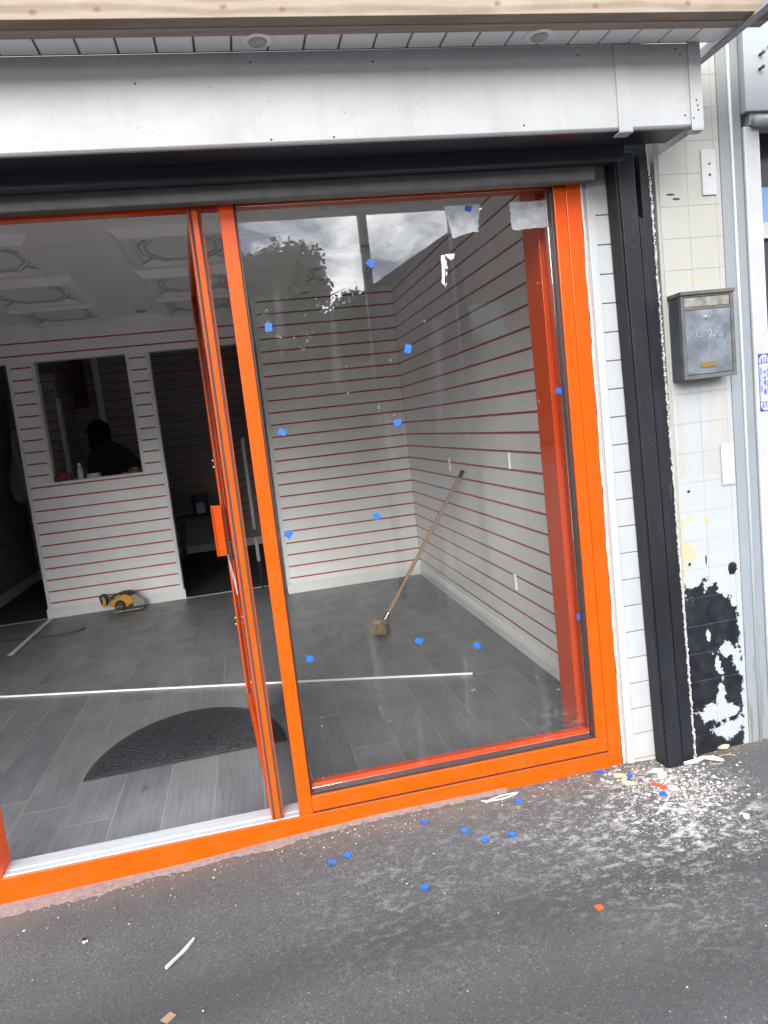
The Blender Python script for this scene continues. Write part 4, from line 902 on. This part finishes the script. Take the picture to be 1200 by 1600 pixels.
# ------------------------------------------------------------------ person in the back room, seen from behind through the hatch
def skin(name, joints, edges, mat, parent, sub=2, root=0):
    me = bpy.data.meshes.new(name); base = wpos(parent)
    me.from_pydata([Vector(j[0])-base for j in joints], edges, []); o = bpy.data.objects.new(name, me); C.objects.link(o)
    o.modifiers.new('s', 'SKIN').use_smooth_shade = True; sv = me.skin_vertices[0].data
    for i, j in enumerate(joints): sv[i].radius = (j[1], j[2] if len(j) > 2 else j[1]); sv[i].use_root = (i == root)
    ss = o.modifiers.new('b', 'SUBSURF'); ss.levels = sub; ss.render_levels = sub
    dg = bpy.context.evaluated_depsgraph_get(); dg.update(); m2 = bpy.data.meshes.new_from_object(o.evaluated_get(dg))
    bpy.data.objects.remove(o); m2.materials.clear(); m2.materials.append(mat); m2.name = name
    for p in m2.polygons: p.use_smooth = True
    o = bpy.data.objects.new(name, m2); C.objects.link(o); o.parent = parent; WPOS[o.name] = base; return o
PX, PYY = -2.42, 4.76
PE = thing('person', 'person in black clothing with dark hair standing behind the serving hatch, back turned', 'person', (PX, PYY, FZ))
J = [((PX, PYY+.02, .90), .155, .11), ((PX, PYY, 1.10), .135, .10), ((PX+.01, PYY-.03, 1.30), .165, .11), ((PX, PYY-.06, 1.37), .10, .09), ((PX-.02, PYY-.08, 1.43), .065), ((PX-.035, PYY-.10, 1.53), .085, .10), ((PX-.04, PYY-.11, 1.59), .065, .08),
     ((PX+.14, PYY-.07, 1.325), .075), ((PX+.24, PYY-.16, 1.22), .055), ((PX+.27, PYY-.36, 1.19), .038), ((PX+.275, PYY-.41, 1.185), .03),
     ((PX-.12, PYY-.07, 1.325), .068), ((PX-.17, PYY-.02, 1.10), .05), ((PX-.12, PYY-.2, 1.0), .038),
     ((PX-.10, PYY+.02, .80), .10), ((PX-.11, PYY+.01, .46), .065), ((PX-.11, PYY+.03, .09), .045), ((PX-.11, PYY-.09, .035), .04),
     ((PX+.10, PYY+.02, .80), .10), ((PX+.11, PYY+.01, .46), .065), ((PX+.11, PYY+.03, .09), .045), ((PX+.11, PYY-.09, .035), .04)]
E_ = [(0, 1), (1, 2), (2, 3), (3, 4), (4, 5), (5, 6), (3, 7), (7, 8), (8, 9), (9, 10), (3, 11), (11, 12), (12, 13), (0, 14), (14, 15), (15, 16), (16, 17), (0, 18), (18, 19), (19, 20), (20, 21)]
skin('body', J, E_, M['clothes_black'], PE)
b = B(); b.sphere((PX-.04, PYY-.10, 1.545), .108, 16, 12, (.95, 1.08, 1.05)); b.sphere((PX-.055, PYY-.02, 1.45), .105, 14, 10, (1.0, .8, 1.15)); b.sphere((PX-.07, PYY-.0, 1.35), .085, 14, 10, (1.1, .7, 1.2)); b.build('hair', M['hair_black'], PE, smooth=True)
hx, hy, hz_ = PX+.277, PYY-.43, 1.186
b = B(); b.sphere((hx, hy, hz_), .038, 12, 8, (.9, 1.15, .45))
for k, (dx, ln) in enumerate(((-.026, .055), (-.009, .068), (.009, .064), (.025, .05))): b.tube([(hx+dx, hy-.035, hz_), (hx+dx*1.1, hy-.035-ln*.55, hz_+.002), (hx+dx*1.15, hy-.035-ln, hz_-.012)], [.009, .008, .006], 7)
b.tube([(hx-.03, hy, hz_), (hx-.055, hy-.025, hz_-.004), (hx-.06, hy-.05, hz_-.012)], [.011, .009, .007], 7); b.build('hand', M['skin'], PE, smooth=True)

# ------------------------------------------------------------------ litter on the pavement
def ground(x, y): return gz(x, y)
bl = [(-1.103, -.19, 'left one of two blue spacer pads lying close together on the asphalt'), (-1.051, -.174, 'right one of two blue spacer pads lying close together on the asphalt'),
 (-.776, -.095, 'blue spacer pad on the brown grime close below the orange rail'), (-.666, -.19, 'leftmost of three blue spacer pads in a row on the asphalt'), (-.621, -.257, 'middle and lowest of three blue spacer pads in a row on the asphalt'),
 (-.531, -.262, 'rightmost of three blue spacer pads in a row on the asphalt'), (-.439, -.086, 'blue spacer pad on the ground under the right part of the lower rail'), (-.857, -.412, 'blue spacer pad farthest out on the asphalt, alone'),
 (-.101, -.021, 'blue spacer pad against the foot of the frame near its right corner'), (-.022, -.089, 'blue spacer pad just right of the frame corner by the pinkish chips'), (.018, -.231, 'blue spacer pad on the edge of the rubble heap')]
for i, (x, y, lb) in enumerate(bl):
    flat_bit('spacer_pad', M['blue_plastic'], (x, y, ground(x, y)), (.021, .019), random.Random(i+50).uniform(-1, 1), 'z', .004, .12, 100+i, lb, 'spacer pad', 'blue pads dropped on the asphalt')
flat_bit('orange_chip', M['orange_chip'], (-.435, -.652, ground(-.435, -.652)), (.020, .018), .2, 'z', .004, .15, 3, 'small square orange chip alone on the asphalt at the lower right', 'chip')
flat_bit('brown_chip', M['brown_chip'], (-1.565, -.633, ground(-1.565, -.633)), (.028, .024), .75, 'z', .004, .08, 4, 'square brown card chip on the asphalt at the bottom edge', 'chip')
b = B(); x, y = -1.556, -.45; z = ground(x, y)+.004
b.prism([(-.045, -.012), (-.038, -.016), (.03, .03), (.052, .055), (.046, .056), (.0, .018), (-.034, -.004)], (z, z+.007), lambda u, v, w_: (x+u*.75, y+v*1.35, w_)); o = b.build('plaster_sliver', M['white_plaster'], None, .001); tag(o, 'long white splinter of plaster on the asphalt at the lower left', 'plaster splinter')
x, y = -1.834, -.263; o = B().tube([(x, y, ground(x, y)+.002), (x, y, ground(x, y)+.007)], [.010, .008], 14).build('bottle_cap', M['silver_metal'], None, smooth='auto'); tag(o, 'small silver cap on the asphalt below the left end of the sill', 'cap')
def chunk(x, y, s, seed, flat=.5, el=1.6):
    r = random.Random(seed); n = 7; b = B(); z = ground(x, y); ro = r.uniform(0, 3.14); vs = []; 
    for zz_, k in ((0, .95), (.5, 1.05), (1, .6)):
        for i in range(n):
            q = 2*math.pi*i/n; rr_ = s*k*r.uniform(.72, 1.15); u, v = rr_*math.cos(q)*el, rr_*math.sin(q)
            vs.append((x+u*math.cos(ro)-v*math.sin(ro), y+u*math.sin(ro)+v*math.cos(ro), z+.001+zz_*s*flat*r.uniform(.8, 1.2)))
    fs = [tuple(reversed(range(n)))]+[(j*n+i, j*n+(i+1) % n, (j+1)*n+(i+1) % n, (j+1)*n+i) for j in range(2) for i in range(n)]+[tuple(range(2*n, 3*n))]
    return b.add(vs, fs)
def ch(name, mat, x, y, s, seed, label, flat=.6, el=1.6):
    return tag(chunk(x, y, s, seed, flat, el).build(name, mat, None, 0), label, 'debris')
ch('foam_lump', M['cream_foam'], .385, -.045, .020, 1, 'cream lump of hardened foam at the foot of the black tiles')
ch('plaster_chunk', M['white_plaster'], .085, -.085, .016, 2, 'white plaster chunk left of the black guide foot, upper of a pair', .5, 2.0)
ch('plaster_chunk', M['white_plaster'], .088, -.115, .016, 3, 'white plaster chunk left of the black guide foot, lower of a pair', .5, 2.2)
ch('plaster_chunk', M['pink_plaster'], .012, -.07, .012, 4, 'small pinkish plaster chunk between two blue pads by the cladding')
ch('plaster_chunk', M['white_plaster'], .07, -.20, .015, 6, 'white plaster chunk next to the red splinter', .5, 1.7)
ch('plaster_chunk', M['white_plaster'], .19, -.42, .011, 7, 'lone elongated white chunk right of the dust patch', .5, 1.8)
o = B().box(-.028, .028, -.005, .005, 0, .008, Matrix.Translation((.035, -.185, ground(.035, -.185)+.004)) @ Matrix.Rotation(R(-62), 4, 'Z')).build('red_splinter', M['red_chip'], None, .001); tag(o, 'short red splinter in the rubble beside a blue pad', 'splinter')
b = B(); p = [(.20, -.075), (.24, -.085), (.275, -.08), (.30, -.10), (.318, -.13)]
b.tube([(x, y, ground(x, y)+.009) for x, y in p], [.006, .009, .007, .009, .006], 7); b.tube([(.245, -.085, ground(.24, -.08)+.01), (.25, -.06, ground(.24, -.06)+.012)], .005, 6); o = b.build('sealant_strip', M['white_sealant'], None, smooth=True); tag(o, 'twisted white strip of old sealant on the ground right of the guide foot', 'sealant strip')
b = B(); rr4 = random.Random(17)
pts = [(-.075+.02*math.sin(i*.9)+.006*i, -.07-.011*i) for i in range(8)]
b.tube([(x, y, ground(x, y)+.006) for x, y in pts], [.008+rr4.uniform(-.002, .004) for _ in pts], 7); o = b.build('foam_curl', M['cream_foam'], None, smooth=True); tag(o, 'curled cream and pink foam scrap between the frame corner and a blue pad', 'foam scrap')
b = B(); pts = bez((-.56, -.045, 0), (-.50, -.075, 0), (-.42, -.04, 0), 8)+bez((-.42, -.04, 0), (-.5, -.03, 0), (-.55, -.06, 0), 6)[1:]
b.tube([(q.x, q.y, ground(q.x, q.y)+.004) for q in pts], .003, 6); o = b.build('sealant_strip', M['white_sealant'], None, smooth=True); tag(o, 'thin loop of white sealant on the ground below the lower rail', 'sealant strip')
b = B(); pts = [(.33+.05*math.cos(a/10*math.pi*1.4), -.115+.022*math.sin(a/10*math.pi*1.4)) for a in range(11)]
b.tube([(x, y, ground(x, y)+.003) for x, y in pts], .0013, 5); o = b.build('thin_wire', M['cream_foam'], None, smooth=True); tag(o, 'thin pale loop of wire on the ground in front of the black tiles', 'wire')
# rubble: thousands of chips as one mass
def scatter(name, mat, n, gen, smin, smax, seed, label, flat=.5):
    r = random.Random(seed); b = B()
    for _ in range(n):
        x, y = gen(r)
        if y > -.003: continue
        s = smin+(smax-smin)*r.random()**3; z = ground(x, y); ro = r.uniform(0, 6.28); el = r.uniform(.5, 1.0); k = r.choice((3, 4, 5)); vs = []
        for zz_, kk in ((-.0005, 1), (s*flat*r.uniform(.3, 1), .75)):
            for i in range(k):
                q = 2*math.pi*i/k; u, v = s*kk*math.cos(q), s*kk*el*math.sin(q); vs.append((x+u*math.cos(ro)-v*math.sin(ro), y+u*math.sin(ro)+v*math.cos(ro), z+zz_))
        b.add(vs, [tuple(range(k, 2*k))]+[(i, (i+1) % k, k+(i+1) % k, k+i) for i in range(k)])
    o = b.build(name, mat, None); o['kind'] = 'stuff'; o['label'] = label; return o
g1 = lambda r: (r.gauss(.10, .10), r.gauss(-.18, .10)); g2 = lambda r: (r.gauss(.02, .20), r.gauss(-.30, .15)); g3 = lambda r: (r.uniform(-2.2, .7), -abs(r.gauss(0, .07))-.004); g4 = lambda r: (r.uniform(-2.4, .9), -r.uniform(.05, 1.4))
scatter('plaster_rubble', M['white_plaster'], 1100, g1, .001, .009, 1, 'heap of white plaster chips at the foot of the black guide')
scatter('pink_rubble', M['pink_plaster'], 600, g1, .001, .009, 2, 'pinkish plaster chips mixed into the heap by the guide')
scatter('plaster_dust', M['white_plaster'], 1000, g2, .0007, .003, 3, 'fine white plaster crumbs spread over the asphalt')
scatter('wall_foot_grit', M['pink_plaster'], 900, g3, .0008, .005, 4, 'grit and crumbs along the foot of the orange rail')
scatter('wall_foot_chips', M['white_plaster'], 420, g3, .0008, .005, 6, 'pale crumbs along the foot of the orange rail')
scatter('loose_grit', M['white_plaster'], 420, g4, .0008, .0035, 5, 'scattered pale specks over the asphalt')

# ------------------------------------------------------------------ across the street (mirrored in the glass)
for hx_, lb_ in ((-40.0, 'brick house far to the left across the street'), (-26.5, 'brick house left of the trees across the street'), (17.0, 'brick house farthest right across the street')):
    if hx_ == -26.5: continue
    H_ = thing('house', lb_, 'house', (hx_, -20, 0), 'houses across the street')
    B().prism([(hx_-6, 0), (hx_+6, 0), (hx_+6, 5.4), (hx_, 8.8), (hx_-6, 5.4)], (-28, -20), lambda u, v, w_: (u, w_, v)).build('wall', M['brick_far'], H_)
    for a, c_ in (((hx_-6.3, 5.2), (hx_, 8.85)), ((hx_, 8.85), (hx_+6.3, 5.2))):
        B().prism([(a[0], a[1]), (c_[0], c_[1]), (c_[0], c_[1]+.22), (a[0], a[1]+.22)], (-28.3, -19.6), lambda u, v, w_: (u, w_, v)).build('roof_slope', M['roof_slate'], H_)
HS = thing('house', 'brick house across the street whose roof edge is mirrored in the glass', 'house', (7.2, -20, 0), 'houses across the street')
HY0, HY1 = -20, -28
b = B(); b.prism([(3.3, 0), (11, 0), (11, 5.2), (9.2, 8.4), (3.3, 5.2)], (HY1, HY0), lambda u, v, w_: (u, w_, v)); b.build('wall', M['brick_far'], HS)
for s_, (a, c_) in enumerate((((2.9, 5.0), (9.2, 8.45)), ((9.2, 8.45), (11.2, 5.0)))):
    B().prism([(a[0], a[1]), (c_[0], c_[1]), (c_[0], c_[1]+.22), (a[0], a[1]+.22)], (HY1-.3, HY0+.35), lambda u, v, w_: (u, w_, v)).build('roof_slope', M['roof_slate'], HS)
for x0, z0 in ((6.2, 3.5),):
    f_ = B().box(x0, x0+1.3, HY0, HY0+.06, z0, z0+1.2).build('window', M['fence_timber'], HS); B().box(x0+.08, x0+1.22, HY0+.06, HY0+.07, z0+.08, z0+1.12).build('pane', M['window_far'], f_)
HG = thing('hedge', 'tall dark hedge closing the view behind the fence across the street', 'hedge', (-4, -25.5, 0))
hr = random.Random(8); hv = []; hf = []
for _ in range(9000):
    p = Vector((hr.uniform(-16, 3.2), -25.5+hr.uniform(-.5, .5), (3.6+.5*math.sin(hr.random()*9))*hr.random()**.6)); a_ = Vector((hr.gauss(0, 1), hr.gauss(0, 1), hr.gauss(0, 1))).normalized(); b2 = a_.orthogonal().normalized(); s_ = hr.uniform(.1, .2); k = len(hv)
    hv += [p-a_*s_, p+b2*s_*.7, p+a_*s_, p-b2*s_*.7]; hf.append((k, k+1, k+2, k+3))
HB = B(); HB.v = hv; HB.f = hf; stuff(HB.build('leaf_mass', M['foliage_mix'], HG)); box('stems', M['bark'], HG, -16, 3.2, -25.9, -25.7, 0, 3.3)
FN = thing('fence', 'timber board fence across the street under the trees', 'fence', (-4, -19, 0))
for i in range(60): piece('board', M['fence_timber'], FN, -12+i*.25, -12+i*.25+.235, -19.05, -19, 0, 3.1, 0)
box('backing', M['fence_timber'], FN, -12, 3, -19.09, -19.051, 0, 3.05)
def tree(x, y, h, r, seed, label):
    t = thing('tree', label, 'tree', (x, y, 0), 'trees across the street'); rn = random.Random(seed)
    b = B(); b.tube([(x, y, 0), (x+.1, y, h*.3), (x, y, h*.6), (x+.2, y, h*.85)], [.15, .12, .08, .03], 8); ends = []
    for i in range(12):
        q = rn.uniform(0, 6.28); z0 = h*rn.uniform(.3, .75); e = Vector((x+r*.8*math.cos(q), y+r*.8*math.sin(q), z0+h*rn.uniform(.08, .25))); ends.append(e)
        b.tube([(x, y, z0), ((x+e.x)/2, (y+e.y)/2, (z0+e.z)/2+.15), e], [.045, .03, .012], 5)
    b.build('trunk', M['bark'], t)
    cl_ = []
    for i in range(64):
        q = rn.uniform(0, 6.28); rr_ = r*math.sqrt(rn.random()); zz_ = h*rn.uniform(.42, .97)
        k = math.sin(min(1, (zz_/h-.3)/.7*1.0)*math.pi)**.5 if zz_ < h else .3
        cl_.append((Vector((x+rr_*math.cos(q)*max(.35, k), y+rr_*math.sin(q)*max(.35, k), zz_)), rn.uniform(.5, .95)))
    vs = []; fs = []
    for c0, cr in cl_:
        for _ in range(520):
            d = Vector((rn.gauss(0, 1), rn.gauss(0, 1), rn.gauss(0, .8))).normalized()*cr*rn.random()**.45
            p = c0+d; a_ = Vector((rn.gauss(0, 1), rn.gauss(0, 1), rn.gauss(0, 1))).normalized(); b2 = a_.orthogonal().normalized(); s_ = rn.uniform(.06, .11); k = len(vs)
            vs += [p-a_*s_, p+b2*s_*.5, p+a_*s_, p-b2*s_*.5]; fs.append((k, k+1, k+2, k+3))
    B_ = B(); B_.v = vs; B_.f = fs
    me = bpy.data.meshes.new('crown'); me.from_pydata(vs, [], fs); me.materials.append(M['foliage_mix']); o = bpy.data.objects.new('crown', me); C.objects.link(o); o.parent = t; o.location = -Vector((x, y, 0))
tree(.6, -23, 7.1, 2.9, 1, 'broad tree across the street beside the house, rightmost of the row'); tree(-3.6, -24, 7.9, 3.1, 2, 'tallest tree across the street, second from the right'); tree(-14.8, -23, 6.6, 2.6, 3, 'rounded tree across the street, third from the right')
for i, (z0, z1) in enumerate(((7.6, 9.5), (8.3, 8.9), (6.9, 7.4))):
    b = B(); b.tube([(-20+t*4, -9-.6*i, z0+(z1-z0)*t/10-.5*math.sin(math.pi*t/10)) for t in range(11)], .012, 5)
    tag(b.build('overhead_cable', M['tool_black'], None), ['lower overhead cable across the street', 'middle overhead cable across the street', 'highest overhead cable across the street'][(1, 2, 0)[i]], 'cable', 'cables over the street')
